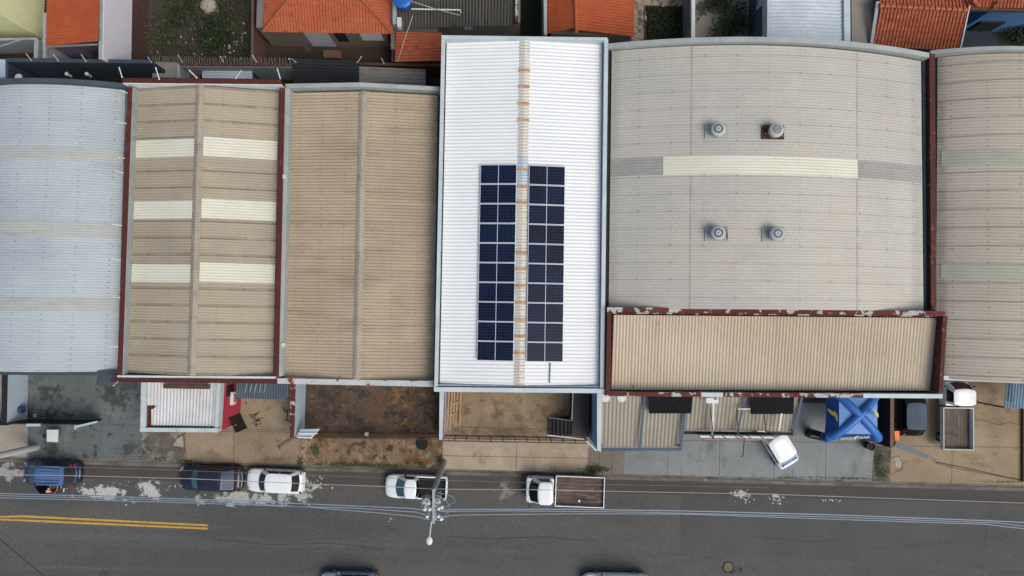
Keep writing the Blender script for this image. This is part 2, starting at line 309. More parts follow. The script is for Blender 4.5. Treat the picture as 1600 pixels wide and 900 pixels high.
# --- back houses
M_tile = mat('orange_clay_tile', 'a35538', 'ae6142', .9, spots=[('8f3d20', 2.2, .54, .68, None, .7), ('d07a49', 1.6, .6, .72, None, .6), ('4a2a1c', 3.6, .68, .71, (1, .6, 1), .7)], fine=.12, fscale=6)
M_tile2 = mat('deep_orange_clay_tile', 'a14e2f', 'ac5834', .7, spots=[('8f3b1c', 2, .56, .7, None, .6), ('cf6d30', 1.5, .6, .72, None, .6)], fine=.10, fscale=6)
M_tile3 = mat('faded_orange_clay_tile', 'a05b3e', '934e33', .9, spots=[('c97d57', 2.0, .52, .7, None, .7), ('7a3c22', 1.4, .58, .7, None, .7)], fine=.14, fscale=6)
M_yelw = mat('pale_yellow_render', 'dcdfae', 'e2e4b8', .5, spots=[('a3aa7f', .6, .6, .78, None, .4)], fine=.03)
M_lilac = mat('lilac_white_render', 'd6d6e2', 'dcdce6', .6, spots=[('9a9bab', 1.2, .6, .8, None, .4)], fine=.03)
M_purp = mat('purple_grey_render', '6c6780', '625d74', .6, fine=.06)
M_brownw = mat('brown_pink_render', '6d5348', '5c4a40', .5, spots=[('4a4438', .8, .55, .7, (.5, 1, 1), .7)], fine=.1)
M_beigew = mat('warm_grey_render', '6d6560', '787069', .6, spots=[('544d49', 1, .58, .72, None, .5)], fine=.06)
M_palewall = mat('pale_door_panel', 'a3abb3', 'b0b7bd', .8, fine=.04)
M_drksheet = mat('charcoal_sheet', '34373a', '2b2e31', .6, spots=[('5a5d5f', 1.3, .6, .72, (.15, 2.5, 1), .6)], fine=.1)
M_gsheet = mat('old_grey_sheet', '7a7772', '8a8782', .5, spots=[('55524e', 1, .52, .68, (.15, 2.5, 1), .7)], fine=.1)
M_cemsheet = mat('dark_cement_sheet', '55544f', '494843', .5, spots=[('6f6b62', 1.2, .55, .7, (2.2, .3, 1), .6), ('33332f', 1, .56, .7, None, .6)], fine=.16)
M_wsheet = mat('white_blue_sheet', 'c3cdd6', 'b2bfca', .4, spots=[('93a2ae', .8, .56, .72, (.2, 2, 1), .6)], fine=.04)
M_navysheet = mat('navy_sheet', '3f4d5a', '4a5864', .5, spots=[('6c7a86', 1.2, .6, .75, (2.5, .3, 1), .6)], fine=.08)
M_bluesheet = mat('steel_blue_sheet', '6b8496', '5e7789', .5, fine=.08)
M_blueh = mat('mid_blue_render', '3f6c9a', '4878a6', .6, spots=[('31587f', .9, .56, .74, None, .6)], fine=.05)
M_bluew = mat('sky_blue_render', '6d8fae', '7c9cb8', .6, spots=[('557896', .8, .58, .74, None, .5)], fine=.05)
M_pink = mat('crimson_pink_render', 'b2364c', 'a42f44', .6, spots=[('c14257', 1.4, .6, .74, None, .5)], fine=.06)
M_wrsheet = mat('white_rusty_sheet', 'c6cacd', 'b6babd', .5, spots=[('8e9092', 1, .55, .7, (2.5, .2, 1), .6), ('7a4a38', 1.3, .68, .72, None, .7)], fine=.06)
# --- small stuff
M_black = mat('black_paint', '141517', '1b1c1e', 1, fine=.1, rough=.5)
M_blackp = mat('black_sheet_panel', '101415', '161a1b', .6, spots=[('4c5556', 1.5, .62, .72, (2.5, .4, 1), .5)], fine=.08, rough=.8, spec=.15)
M_brown = mat('brown_iron', '4a352a', '5b3f2e', 1, fine=.15)
M_wood = mat('pale_timber', 'a98f72', '94785b', 1, fine=.15)
M_pinkwood = mat('pinkish_timber', '9d7e74', 'a88a7e', 1, fine=.15)
M_bluepaint = mat('blue_steel_paint', '2b4568', '345072', 1, fine=.1, rough=.5)
M_whiteobj = mat('white_paint', 'c9ccce', 'd3d6d8', 1, fine=.04, rough=.5)
M_concpole = mat('pole_concrete', '8b8e8e', '9a9c9b', 1.2, spots=[('6c6f6f', 2, .56, .7, None, .6)], fine=.1)
M_galv = mat('galvanised_steel', 'a5adb1', '949ca0', 1.5, fine=.08, rough=.45, metal=.3)
M_cable = mat('pale_blue_grey_cable', '7d8d9b', '8895a1', 1, fine=.05, rough=.5)
M_cablew = mat('white_cable', '9f9c97', 'aba9a5', 1, fine=.05)
M_cabled = mat('black_cable', '1c1c1e', '26262a', 1, fine=.05)
M_tank = mat('blue_plastic', '1f5fae', '2467b8', 1, fine=.05, rough=.4)
M_orange = mat('bright_orange_plastic', 'e0702f', 'e57b3c', 1, fine=.04, rough=.5)
M_rubber = mat('tyre_rubber', '17181a', '1e1f21', 2, fine=.1)
M_rim = mat('alloy_rim', 'a3a7aa', '8e9295', 2, fine=.05, rough=.35, metal=.6)
M_glass = mat('dark_car_glass', '080c0f', '0c1215', 1, fine=0, rough=.12, spec=.4)
M_glasst = mat('teal_car_glass', '2f5562', '3d6672', 2.5, fine=0, rough=.08, spec=.8)
M_lampr = mat('red_tail_lens', 'a01022', '8a0d1d', 2, fine=0, rough=.2)
M_lampw = mat('headlamp_lens', '868d92', '767d82', 2, fine=0, rough=.15)
M_pw = mat('white_car_paint', 'dde2e6', 'd6dce1', .6, fine=.01, rough=.3, coat=.6)
M_pn = mat('navy_car_paint', '161c2c', '1b2234', .6, fine=.01, rough=.3, coat=.35)
M_pb = mat('blue_grey_car_paint', '1c2c4a', '233554', .6, fine=.01, rough=.3, coat=.35)
M_pd = mat('black_car_paint', '14171b', '1b1f25', .6, fine=.01, rough=.3, coat=.35)
M_ps = mat('silver_blue_car_paint', '6c8194', '74899c', .6, fine=.01, rough=.3, coat=.7)
M_roofb = mat('slate_blue_roof_paint', '3f4b5c', '4a5668', 1.2, fine=.02, rough=.6, spec=.2)
M_roofsky = mat('sky_reflection_roof_paint', '3f5a85', '4b6893', .8, spots=[('49699c', .9, .5, .7, (.4, 5, 1), .6)], fine=.03, rough=.3, coat=.5)  # sky reflected in the car roof, put into its blue colour
M_bedwood = mat('brown_bed_boards', '5b4a42', '4a3c36', .8, spots=[('8a776c', .9, .55, .62, (.5, 2, 1), .5), ('28201c', .8, .55, .66, None, .6), ('76635a', 1.4, .54, .68, (.35, 3, 1), .7), ('2c2622', 1.2, .55, .66, (.4, 2, 1), .7)], fine=.15)
M_bedwood2 = mat('grey_bed_boards', '5f564f', '4d4640', .8, spots=[('7f746a', 1.4, .54, .68, (3, .3, 1), .7), ('2f2a27', 1.4, .57, .68, None, .7), ('a08a3a', 1.5, .66, .70, None, .7)], fine=.15)
M_tent = mat('shaded_blue_tent_fabric', '1b458a', '204c93', .8, fine=.03, rough=.55)  # skirt fabric: shade of the steeper slope painted in as darker blue
M_tentl = mat('light_blue_tent_fabric', '5080bd', '5a8ac6', .8, fine=.03, rough=.5)
M_legshade = mat('shaded_leg_tube', '101a30', '16213a', .8, fine=.03, rough=.5)  # leg tubes: blue darkened to navy to paint in their shade
M_tentt = mat('blue_inflated_tube', '2a63ad', '306ab5', .8, fine=.03, rough=.45)
M_yellowlet = mat('pale_yellow_print', 'd9d9a0', 'e0dfb0', 1, fine=.03)
M_yellowemb = mat('yellow_print', 'd3c54a', 'cdbf55', 2, fine=.08)
M_navywall = mat('navy_render', '141a33', '1a213c', .8, fine=.1)
M_skin = mat('skin', 'c08a6c', 'b9815f', 2, fine=.03)
M_pinkhat = mat('pink_cloth', 'd6a5a8', 'cf9a9e', 2, fine=.03)
M_shirt = mat('black_cloth', '17171b', '202026', 2, fine=.05)
M_jeans = mat('blue_denim', '36435c', '414e69', 2, fine=.08)
M_leaf = mat('leaf_green', '33461d', '4a5a2a', 1.2, spots=[('6a6a38', 2, .6, .72, None, .7)], fine=.3, fscale=3)
M_weed = mat('dry_weed', '453f30', '575041', 1.0, spots=[('39481f', .6, .48, .58, None, .9)], fine=.35, fscale=3)
M_leafd = mat('dark_leaf', '1f2b16', '2a3a1c', 1.5, fine=.3, fscale=3)
M_bark = mat('bark', '4a3b2e', '3a2e24', 2, fine=.2)
M_litter = mat('pale_rubble', 'b3ada0', 'c9c4b8', 3, fine=.15)

# solar glass: cell grid in the panel's own coordinates
def solar_mat():
    g = N('solar_cells'); tc = g.new('ShaderNodeTexCoord').outputs['Object']; x = g.xyz(tc)
    def ln(s, per, wd):
        f = g.math('FRACT', g.math('ADD', g.math('DIVIDE', s, per), 40.0)); return g.math('LESS_THAN', f, wd/per)
    m = g.math('MAXIMUM', ln(x[0], .182, .012), ln(x[1], .182, .012))
    m2 = g.math('LESS_THAN', g.math('ABSOLUTE', x[0]), .02)
    col = g.mix(g.step(g.noise(.35, 3), .35, .65), '050d1e', '0a1730')
    col = g.mix(g.math('MULTIPLY', m, .55), col, '42557a'); col = g.mix(g.math('MULTIPLY', m2, .85), col, 'c0c8d2')
    g.put(g.b.inputs['Base Color'], col); g.b.inputs['Roughness'].default_value = .3; g.b.inputs['Specular IOR Level'].default_value = .2
    return g.mat
M_solar = solar_mat()
M_frame = mat('panel_frame_aluminium', 'c5cdd6', 'cfd6dd', 1, fine=.02, rough=.4)

# ------------------------------------------------------------------ ground
def struct(name, mb, m): return tag(obj(name, mb, m), kind='structure')
mb = MB(); mb.face([(-260, -260, -.03), (260, -260, -.03), (260, 260, -.03), (-260, 260, -.03)]); struct('ground', mb, M_soil)
def yk(x): return 714.5+.0285*x
def strip(x0, x1, d0, d1, n=24): return [(x0+(x1-x0)*i/n, yk(x0+(x1-x0)*i/n)+d0) for i in range(n+1)] + [(x1-(x1-x0)*i/n, yk(x1-(x1-x0)*i/n)+d1) for i in range(n+1)]
mb = MB(); mb.face([P(-500, yk(-500)+2), P(2100, yk(2100)+2), P(2100, 1350), P(-500, 1350)][::-1]); struct('road', mb, M_road)
mb = MB()
for i in range(26):
    xa, xb = -500+i*100, -400+i*100
    mb.face([P(xa, yk(xa)+7, .004), P(xb, yk(xb)+7, .004), P(xb, yk(xb)+29, .004), P(xa, yk(xa)+29, .004)][::-1])
struct('road_edge_lane', mb, M_road3)
mb = MB()
mb.pxprism([(-500, yk(-500)+2), (2100, yk(2100)+2), (2100, yk(2100)+7.5), (-500, yk(-500)+7.5)], .012, -.02); struct('gutter_channel', mb, M_gut)
mb = MB(); rr = random.Random(3)
for i in range(56):                         # kerb stones butted end to end
    xa = -500+i*46.5; xb = xa+46.1; z = .13+rr.uniform(-.006, .006)
    mb.pxprism([(xa, yk(xa)-1.6), (xb, yk(xb)-1.6), (xb, yk(xb)+1.4), (xa, yk(xa)+1.4)], z, -.02)
struct('kerb', mb, M_kerb)
mb = MB()
mb.face([P(623, 797, .004), P(702, 799, .004), P(700, 836, .004), P(622, 834, .004)][::-1])
mb.face([P(1065, 773, .006), P(1540, 786, .006), P(1540, 884, .006), P(1063, 866, .006)][::-1])
struct('road_patch', mb, M_road2)
mb = MB()
mb.face([P(0, 806, .008), P(38, 805, .008), P(325, 819.5, .008), P(325, 822.3, .008), P(38, 808.5, .008), P(0, 809, .008)][::-1])
mb.face([P(0, 810.5, .008), P(38, 811.5, .008), P(325, 824.5, .008), P(325, 827.5, .008), P(38, 814.8, .008), P(0, 813, .008)][::-1])
mb.face([P(-400, 797, .008), P(0, 806, .008), P(0, 809, .008), P(-400, 800, .008)][::-1]); mb.face([P(-400, 802, .008), P(0, 810.5, .008), P(0, 813, .008), P(-400, 805, .008)][::-1])
struct('yellow_lines', mb, M_yel)

def slab(name, poly, m, joints=(), z=.12, extra=()):
    mb = MB(); mb.pxprism(poly, z, -.02)
    for a, b in joints:
        pa, pb = P(*a, z+.004), P(*b, z+.004); d = (pb-pa).normalized(); s = Vector((-d.y, d.x, 0))*.018
        mb.face([pa-s, pb-s, pb+s, pa+s], 1)
    return struct(name, mb, [m, M_joint])
slab('yard', [(-300, 540), (44, 545), (43, 664), (-300, 660)], M_c0)
slab('pavement', [(-300, 660.2), (43, 664.2), (43, yk(43)-1.8), (-300, yk(-300)-1.8)], M_c0)
slab('yard', [(44.2, 545), (221, 548), (221, yk(221)-1.8), (43.2, yk(43)-1.8)], M_c1, [((44, 660), (221, 664)), ((90, 560), (89, 660)), ((158, 664), (157, 716)), ((100, 664), (99, 716))])
slab('pavement', [(221.2, 672), (290, 674), (288, yk(288)-1.8), (221.2, yk(221)-1.8)], M_c2b)
slab('yard', [(221.2, 548), (468, 552), (467, yk(467)-1.8), (288.2, yk(288)-1.8), (290.2, 673.8), (221.2, 671.8)], M_c2, [((367, 615), (365, 724)), ((290, 671), (460, 671)), ((290, 674), (466, 675))])
slab('yard', [(468.2, 552), (692, 555), (692, 684), (468.2, 683)], M_c3, [((552, 600), (550, 683)), ((625, 600), (622, 683)), ((470, 640), (690, 642))])
slab('pavement', [(467.2, 683.2), (692, 684.2), (690, yk(690)-1.8), (467.2, yk(467)-1.8)], M_c3b, [((503, 684), (502, 730)), ((533, 684), (531, 730)), ((600, 684), (598, 732)), ((635, 684), (633, 733))])
slab('yard', [(692.2, 555), (926, 558), (922, 688), (692.2, 685)], M_c4, [((720, 667), (915, 672))])
slab('pavement', [(692.2, 685.2), (922, 688.2), (919, yk(919)-1.8), (690.2, yk(690)-1.8)], M_c4b, [((808, 690), (806, 738)), ((690, 712), (920, 716))])
slab('pavement', [(922.2, 700), (976, 704), (974, yk(974)-1.8), (919.2, yk(919)-1.8)], M_c5b, [((937, 702), (936, 740)), ((957, 702), (956, 742))])
slab('yard', [(926.2, 558), (1366, 562), (1366, 630), (926, 628)], M_c5d)
slab('yard', [(925.2, 628.2), (1368, 630.2), (1366, 700), (1362, yk(1362)-1.8), (974.2, yk(974)-1.8), (976.2, 703.8), (922.2, 699.8)], M_c5,
     [((1045, 630), (1043, 742)), ((1126, 630), (1124, 744)), ((1210, 630), (1209, 747)), ((1291, 690), (1290, 749)), ((1060, 688), (1366, 692))])
slab('yard', [(1366.2, 562), (1392, 562), (1392, 702), (1390, yk(1390)-1.8), (1362.2, yk(1362)-1.8), (1366.2, 700)], M_c6)
slab('yard', [(1392.2, 562), (1900, 570), (1900, yk(1900)-1.8), (1390.2, yk(1390)-1.8), (1392.2, 702)], M_c7, [((1392, 697), (1600, 699)), ((1488, 699), (1487, 755)), ((1598, 600), (1596, 756))])
# pale repair patches, cracks and marks on the slabs
def lineset(name, segs, wd, m, label, cat, z=.13, kind=None, h=.006):
    mb = MB()
    for pl in segs:
        for a, b in zip(pl, pl[1:]): mb.beam(P(*a, z), P(*b, z), wd, h)
    o = obj(name, mb, m); return tag(o, label, cat) if not kind else tag(o, kind=kind)
mb = MB(); mb.pxprism([(693, 690), (808, 692), (806, 700), (774, 700), (694, 696)], .127, .1); mb.pxprism([(278, 684), (287, 682), (287, 699), (270, 696)], .127, .1)
mb.pxprism([(1396, 712), (1409, 714), (1408, 730), (1402, 731)], .127, .1); mb.pxprism([(1400, 716), (1409, 716), (1408, 731), (1399, 729)], .130, .1)
struct('pavement_patch', mb, M_pale)
lineset('crack', [[(1524, 657), (1534, 656), (1545, 660), (1562, 664), (1575, 660), (1590, 663), (1606, 661)], [(1462, 724), (1500, 733), (1560, 744), (1600, 750)], [(691, 700), (691, 712), (678, 728), (672, 733)],
                  [(919, 700), (919, 720), (918, 738)], [(286, 682), (289, 700), (291, 716)], [(290, 674), (286, 682)], [(1392, 716), (1404, 712), (1411, 722), (1409, 734), (1398, 738)]], .05, M_joint, None, None, kind='structure')
lineset('road_crack', [[(1065, 790), (1063, 812), (1066, 830)], [(1541, 820), (1539, 850)], [(700, 838), (760, 842), (850, 839), (930, 846)], [(330, 842), (420, 851), (520, 849), (600, 858)], [(1180, 838), (1260, 846), (1340, 843)]], .035, mat('crack_tar', '2f3132', '353738', 1, fine=.2), None, None, z=.01, kind='structure', h=.004)
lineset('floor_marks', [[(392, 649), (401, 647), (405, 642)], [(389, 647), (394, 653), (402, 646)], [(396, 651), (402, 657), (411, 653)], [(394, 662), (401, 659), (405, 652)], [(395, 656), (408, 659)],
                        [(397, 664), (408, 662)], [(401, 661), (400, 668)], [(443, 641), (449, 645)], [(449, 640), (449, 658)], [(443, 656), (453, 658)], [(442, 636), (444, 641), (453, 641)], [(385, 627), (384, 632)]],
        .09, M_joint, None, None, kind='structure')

# ------------------------------------------------------------------ corrugated roofs
class Roof:
    def __init__(s, cs, ze, rise=0, prof='gable', dirn='x', pitch=.177, amp=.026, slope_v=0):
        s.c = [P(x, y, ze) for x, y in cs]      # TL, TR, BR, BL
        s.ze, s.rise, s.prof, s.dirn, s.pitch, s.amp, s.sv = ze, rise, prof, dirn, pitch, amp, slope_v
        s.L = ((s.c[3]-s.c[0]).length+(s.c[2]-s.c[1]).length)/2; s.W = ((s.c[1]-s.c[0]).length+(s.c[2]-s.c[3]).length)/2
    def h(s, u, v=0):
        b = {'gable': 1-abs(2*u-1), 'arch': 1-(2*u-1)**2, 'flat': 0}[s.prof]
        return s.ze+s.rise*b+s.sv*v
    def pt(s, u, v, dz=0, corr=True):
        a = s.c[0].lerp(s.c[1], u); b = s.c[3].lerp(s.c[2], u); p = a.lerp(b, v)
        q = (v*s.L if s.dirn == 'x' else u*s.W)/s.pitch
        return Vector((p.x, p.y, s.h(u, v)+dz+(s.amp*math.sin(2*math.pi*q) if corr else 0)))
    def uv(s, px, py):
        z = s.ze; u = v = .5
        for _ in range(6):
            p = P(px, py, z)
            for _ in range(4):
                q = s.c[0].lerp(s.c[1], u).lerp(s.c[3].lerp(s.c[2], u), v)
                du = (s.c[1]-s.c[0]).lerp(s.c[2]-s.c[3], v); dv = (s.c[3]-s.c[0]).lerp(s.c[2]-s.c[1], u)
                e = p-q; det = du.x*dv.y-du.y*dv.x
                u += (e.x*dv.y-e.y*dv.x)/det; v += (du.x*e.y-du.y*e.x)/det
            z = s.h(u, v)
        return u, v
    def on(s, px, py, dz=0): return s.pt(*s.uv(px, py), dz, False)
    def patch(s, u0, u1, v0, v1, dz=0, th=.05):
        n = 24 if s.prof == 'arch' else 2
        if s.dirn == 'x':
            us = [u0+(u1-u0)*i/n for i in range(n+1)]
            if s.prof == 'gable' and u0 < .5 < u1: us = sorted(set([u0, .5, u1]))
            k = max(2, int((v1-v0)*s.L/s.pitch*6)); vs = [v0+(v1-v0)*i/k for i in range(k+1)]
        else:
            k = max(2, int((u1-u0)*s.W/s.pitch*6)); us = [u0+(u1-u0)*i/k for i in range(k+1)]; vs = [v0, (v0+v1)/2, v1]
        mb = MB()
        rows = [[s.pt(u, v, dz) for u in us] for v in vs]
        mb.grid([r[::-1] for r in rows])
        for e in ([r[0] for r in rows], [r[-1] for r in rows], rows[0], rows[-1]):   # edge thickness
            mb.grid([e, [Vector((p.x, p.y, p.z-th)) for p in e]])
        return mb

def arch_band(mb, roof, px_pts_a, px_pts_b, base_h, zb, n=20, mi=0):
    """parapet whose top follows the roof profile: a and b are (x,y) pixel end pairs at eave height"""
    a0, a1 = [P(x, y, roof.ze+base_h) for x, y in px_pts_a]; b0, b1 = [P(x, y, roof.ze+base_h) for x, y in px_pts_b]
    if roof.prof == 'gable': us = [0, .5, 1]
    else: us = [i/n for i in range(n+1)]
    for u, v in zip(us, us[1:]):
        pts = []
        for t, (q0, q1) in ((u, (a0, a1)), (v, (a0, a1)), (v, (b0, b1)), (u, (b0, b1))):
            p = q0.lerp(q1, t); p.z = roof.h(t)+base_h; pts.append(p)
        mb.prism(pts, zb, mi)

def facade_door(parent, cx, w, line_y, h=3.4):
    """roller shutter in the street wall, standing slightly proud"""
    mb = MB(); a = P(cx, line_y, 0); mb.box((a.x, a.y-.02, .12+h/2), (w, .08, h)); obj('roller_door', mb, M_shutter, parent, local=False)

# =========== B1 : blue-grey vaulted warehouse at the far left
def world_box(mb, corners, zt, zb, mi=0): mb.prism([Vector((c.x, c.y, zt)) for c in corners], zb, mi)
b = thing('warehouse', 'blue grey vaulted warehouse roof cut by the left photo edge', 'warehouse', P(70, 350), group='row of warehouses')
r1 = Roof([(-46, 139), (196, 141), (184, 580), (-60, 578)], 6.6, 1.05, 'arch', amp=.009); OB1 = b
obj('roof', r1.patch(0, 1, 0, 1), M_b1, b, smooth=True)
for y0, y1 in ((229, 249), (345, 369), (465, 487)):
    v0 = r1.uv(70, y0)[1]; v1 = r1.uv(70, y1)[1]; obj('roof_band', r1.patch(0, 1, v0, v1, .02), M_b1s, b, smooth=True)
mb = MB(); world_box(mb, r1.c, 6.3, 0); obj('wall', mb, M_wallblue, b)
mb = MB(); arch_band(mb, r1, [(-60, 130), (203, 131)], [(-60, 136), (203, 138)], .35, 6.0); obj('rear_parapet', mb, M_navytop, b)
mb = MB(); mb.pxprism([(-70, 577), (183, 579), (182, 587), (-70, 585)], 7.0, 5.8); obj('front_parapet', mb, M_navytop, b)
facade_door(b, 100, 5, 567)
# =========== B2
b = thing('warehouse', 'brown beige gabled warehouse roof with six cream skylight bands and dark red edges', 'warehouse', P(320, 360), group='row of warehouses'); OB2 = b
r2 = Roof([(210, 139), (436, 143), (427, 587), (193, 582)], 7.0, .9, 'gable', amp=.010)
obj('roof', r2.patch(0, 1, 0, 1), M_b2, b, smooth=False)
for y0, y1 in ((216, 245), (312, 341), (411, 440)):
    va, vb = r2.uv(250, y0+2)[1], r2.uv(250, y1+1)[1]; vc, vd = r2.uv(380, y0+1)[1], r2.uv(380, y1+2)[1]
    obj('skylight', r2.patch(0.002, .47, va, vb, .025), M_cream, b); obj('skylight', r2.patch(.53, .998, vc, vd, .025), M_cream, b)
mb = MB()
rows = []
for i in range(221):
    v = i/220; q = .012*math.sin(i*2*math.pi/1.9)
    rows.append([r2.pt(.472, v, .05+q, False), r2.pt(.485, v, .10+q, False), r2.pt(.5, v, .13+q, False), r2.pt(.515, v, .10+q, False), r2.pt(.528, v, .05+q, False)][::-1])
mb.grid(rows); obj('ridge_cap', mb, M_cap, b)
mb = MB(); world_box(mb, r2.c, 6.6, 0); obj('wall', mb, M_wallgrey, b)
mb = MB(); mb.pxprism([(193, 122), (438, 124.5), (440, 131.5), (190, 129)], 7.95, 6.4); obj('rear_parapet', mb, [M_red], b)
mb = MB(); mb.prism([P(192, 129.4, 7.9), P(440, 131.9, 7.9), P(440, 133.4, 7.9), P(192, 131.2, 7.9)], 6.4); obj('rear_parapet_face', mb, M_whitep, b)
mb = MB(); mb.pxprism([(199, 136), (206, 136), (190, 586), (183, 586)], 7.7, 6.4); obj('side_parapet', mb, M_red, b); mb = MB(); mb.pxprism([(437, 138), (444, 138), (434, 588), (428, 588)], 7.7, 6.4); obj('side_parapet', mb, M_red, b)
mb = MB(); mb.pxprism([(206.3, 136), (208.5, 136), (192.5, 586), (190.3, 586)], 7.62, 6.4); obj('side_parapet_face', mb, M_wallgrey, b)
mb = MB(); mb.pxprism([(173, 590), (432, 592.5), (432, 599.5), (173, 597)], 7.6, 6.0); obj('front_parapet', mb, M_red, b)
mb = MB(); mb.pxprism([(183, 586.5), (430, 588.5), (430, 592), (183, 590)], 7.55, 6.0); obj('front_parapet_face', mb, M_whitep, b)
facade_door(b, 400, 3, 574)
# =========== B3
b = thing('warehouse', 'plain brown ribbed gabled warehouse roof with grey edges, left of the white roof', 'warehouse', P(565, 360), group='row of warehouses'); OB3 = b
r3 = Roof([(457, 145), (684, 149), (677, 594), (444, 590)], 6.8, .55, 'gable', pitch=.205, amp=.019)
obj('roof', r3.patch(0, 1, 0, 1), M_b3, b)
mb = MB(); rows = []
for i in range(221):
    v = i/220; q = .012*math.sin(i*2*math.pi/1.9)
    rows.append([r3.pt(.474, v, .05+q, False), r3.pt(.487, v, .10+q, False), r3.pt(.5, v, .13+q, False), r3.pt(.513, v, .10+q, False), r3.pt(.526, v, .05+q, False)][::-1])
mb.grid(rows); obj('ridge_cap', mb, M_cap, b)
mb = MB(); world_box(mb, r3.c, 6.4, 0); obj('wall', mb, M_wallgrey, b)
mb = MB(); arch_band(mb, r3, [(446, 131), (687, 135.5)], [(446, 137.5), (687, 142)], .55, 6.2); obj('rear_parapet', mb, M_zinc, b)
mb = MB(); mb.pxprism([(444.5, 138), (453, 138), (441, 588), (434.5, 588)], 7.5, 6.2); obj('side_parapet', mb, M_zinc, b)
mb = MB(); mb.pxprism([(432.5, 591), (680, 595.5), (680, 604.5), (432.5, 599.5)], 7.45, 6.0); obj('front_parapet', mb, M_redpale, b)
facade_door(b, 560, 5, 583)
# =========== B4 white roof
b = thing('warehouse', 'long white ribbed gabled warehouse roof carrying two columns of solar panels', 'warehouse', P(815, 330), group='row of warehouses'); OB4 = b
r4 = Roof([(698, 61), (942, 65), (936, 601), (687, 599)], 7.8, .55, 'gable', pitch=.22, amp=.017)
obj('roof', r4.patch(0, 1, 0, 1), M_white, b)
mb = MB(); world_box(mb, r4.c, 7.4, 0); obj('wall', mb, M_wallblue, b)
mb = MB(); mb.pxprism([(690, 55), (949, 58.5), (949, 62.5), (690, 61)], 8.5, 7.0); obj('rear_parapet', mb, M_zincl, b)
mb = MB(); mb.pxprism([(690, 57), (695, 57), (683.5, 604), (678.5, 604)], 8.35, 7.0); obj('side_parapet', mb, M_zincl, b); mb = MB(); mb.pxprism([(944.5, 61), (950.5, 61), (944, 606), (938, 606)], 8.3, 7.0); obj('side_parapet', mb, M_zincl, b)
mb = MB(); mb.pxprism([(678, 605), (945, 607.5), (945, 614.5), (678, 612)], 8.3, 6.6); obj('front_parapet', mb, M_zincl, b)
mb = MB(); mb.pxprism([(683.5, 600.5), (939, 603), (939, 605.6), (683.5, 603.2)], 8.05, 6.6); obj('front_gutter', mb, M_wallblue, b)
mb = MB(); mb.pxprism([(694.8, 66), (697.3, 66), (686.2, 600), (683.9, 600)], 7.86, 7.5); obj('side_gutter', mb, M_dark, b); mb = MB(); mb.pxprism([(941.8, 70), (944.2, 70), (938.0, 601), (935.8, 601)], 7.86, 7.5); obj('side_gutter', mb, M_dark, b)
mb = MB(); rows = []
for i in range(401):
    v = i/400; q = .02*math.sin(i*2*math.pi/3.5)
    rows.append([r4.pt(.468, v, .03+q, False), r4.pt(.5, v, .06+q, False), r4.pt(.532, v, .03+q, False)][::-1])
mb.grid(rows); obj('clear_ridge_strip', mb, M_strip, b)
for y in (110, 136, 162, 188, 265, 292, 317, 395, 421, 447, 473, 500, 526, 552):
    v = r4.uv(817, y)[1]; mb = MB(); w_ = .0035
    mb.grid([[r4.pt(u, v+s, .10, False) for u in (.535, .5, .465)] for s in (-w_, w_)])
    mb.grid([[r4.pt(u, v+w_, .10, False) for u in (.535, .5, .465)], [r4.pt(u, v+w_, .02, False) for u in (.535, .5, .465)]])
    obj('ridge_strap', mb, M_strap, b)
facade_door(b, 790, 6, 588)
# =========== B5 large grey vault
b = thing('warehouse', 'widest warehouse with pale grey vaulted roof, four round vents and one cream skylight band', 'warehouse', P(1195, 280), group='row of warehouses'); OB5 = b
r5 = Roof([(956, 80), (1439, 96), (1443, 486), (951, 482)], 7.6, 1.7, 'arch', amp=.009)
obj('roof', r5.patch(0, 1, 0, 1), M_b5, b, smooth=True)
u0, v0 = r5.uv(1036, 244); u1, v1 = r5.uv(1340, 249); va = r5.uv(1190, 243)[1]; vb = r5.uv(1190, 273)[1]
obj('skylight', r5.patch(u0, u1, va, vb, .03), M_cream, b, smooth=True)
obj('grey_sheet_band', r5.patch(.003, u0-.001, va+.003, vb-.003, .02), M_b5d, b, smooth=True); obj('grey_sheet_band', r5.patch(u1+.001, .997, va+.003, vb-.003, .02), M_b5d, b, smooth=True)
mb = MB(); world_box(mb, r5.c, 7.2, 0); obj('wall', mb, M_wallgrey, b)
mb = MB(); arch_band(mb, r5, [(951, 68), (1452, 82.5)], [(951, 75.5), (1452, 90)], .35, 7.0, 24); obj('rear_parapet', mb, M_zinc, b)
mb = MB(); mb.pxprism([(950.8, 76), (953.6, 76), (949.5, 482), (946.7, 482)], 7.75, 7.0); obj('side_gutter', mb, M_dark, b)
mb = MB(); mb.pxprism([(1441.5, 92), (1451, 92), (1453, 484), (1444.5, 484)], 7.3, 6.8); obj('box_gutter', mb, M_gutter, b)
# =========== B6 low front block
b = thing('front_building', 'tan ribbed flat roof block with peeling dark red parapet in front of the grey vault', 'building', P(1210, 550)); OB6 = b
r6 = Roof([(959, 492), (1470, 497), (1463, 611), (956, 610)], 8.0, 0, 'flat', 'y', pitch=.2, amp=.022, slope_v=-.25)
obj('roof', r6.patch(0, 1, 0, 1), M_b6, b)
mb = MB(); world_box(mb, r6.c, 7.5, 0); obj('wall', mb, M_wallgrey, b)
mb = MB(); mb.pxprism([(949, 480), (1478, 486), (1478, 493.0), (949, 487.5)], 8.6, 7.2); obj('rear_parapet', mb, M_redp, b)
mb = MB(); mb.pxprism([(957, 488), (1470, 493.4), (1470, 495.2), (957, 490)], 8.3, 7.2); obj('rear_parapet_face', mb, M_redp, b)
mb = MB(); mb.pxprism([(949, 488), (955.5, 488), (954, 612), (946.5, 612)], 8.6, 7.2); obj('left_parapet', mb, M_red, b)
mb = MB(); mb.pxprism([(1474, 493.5), (1480.5, 493.5), (1473.5, 613), (1467, 613)], 8.6, 7.2); obj('right_parapet', mb, M_redq, b)
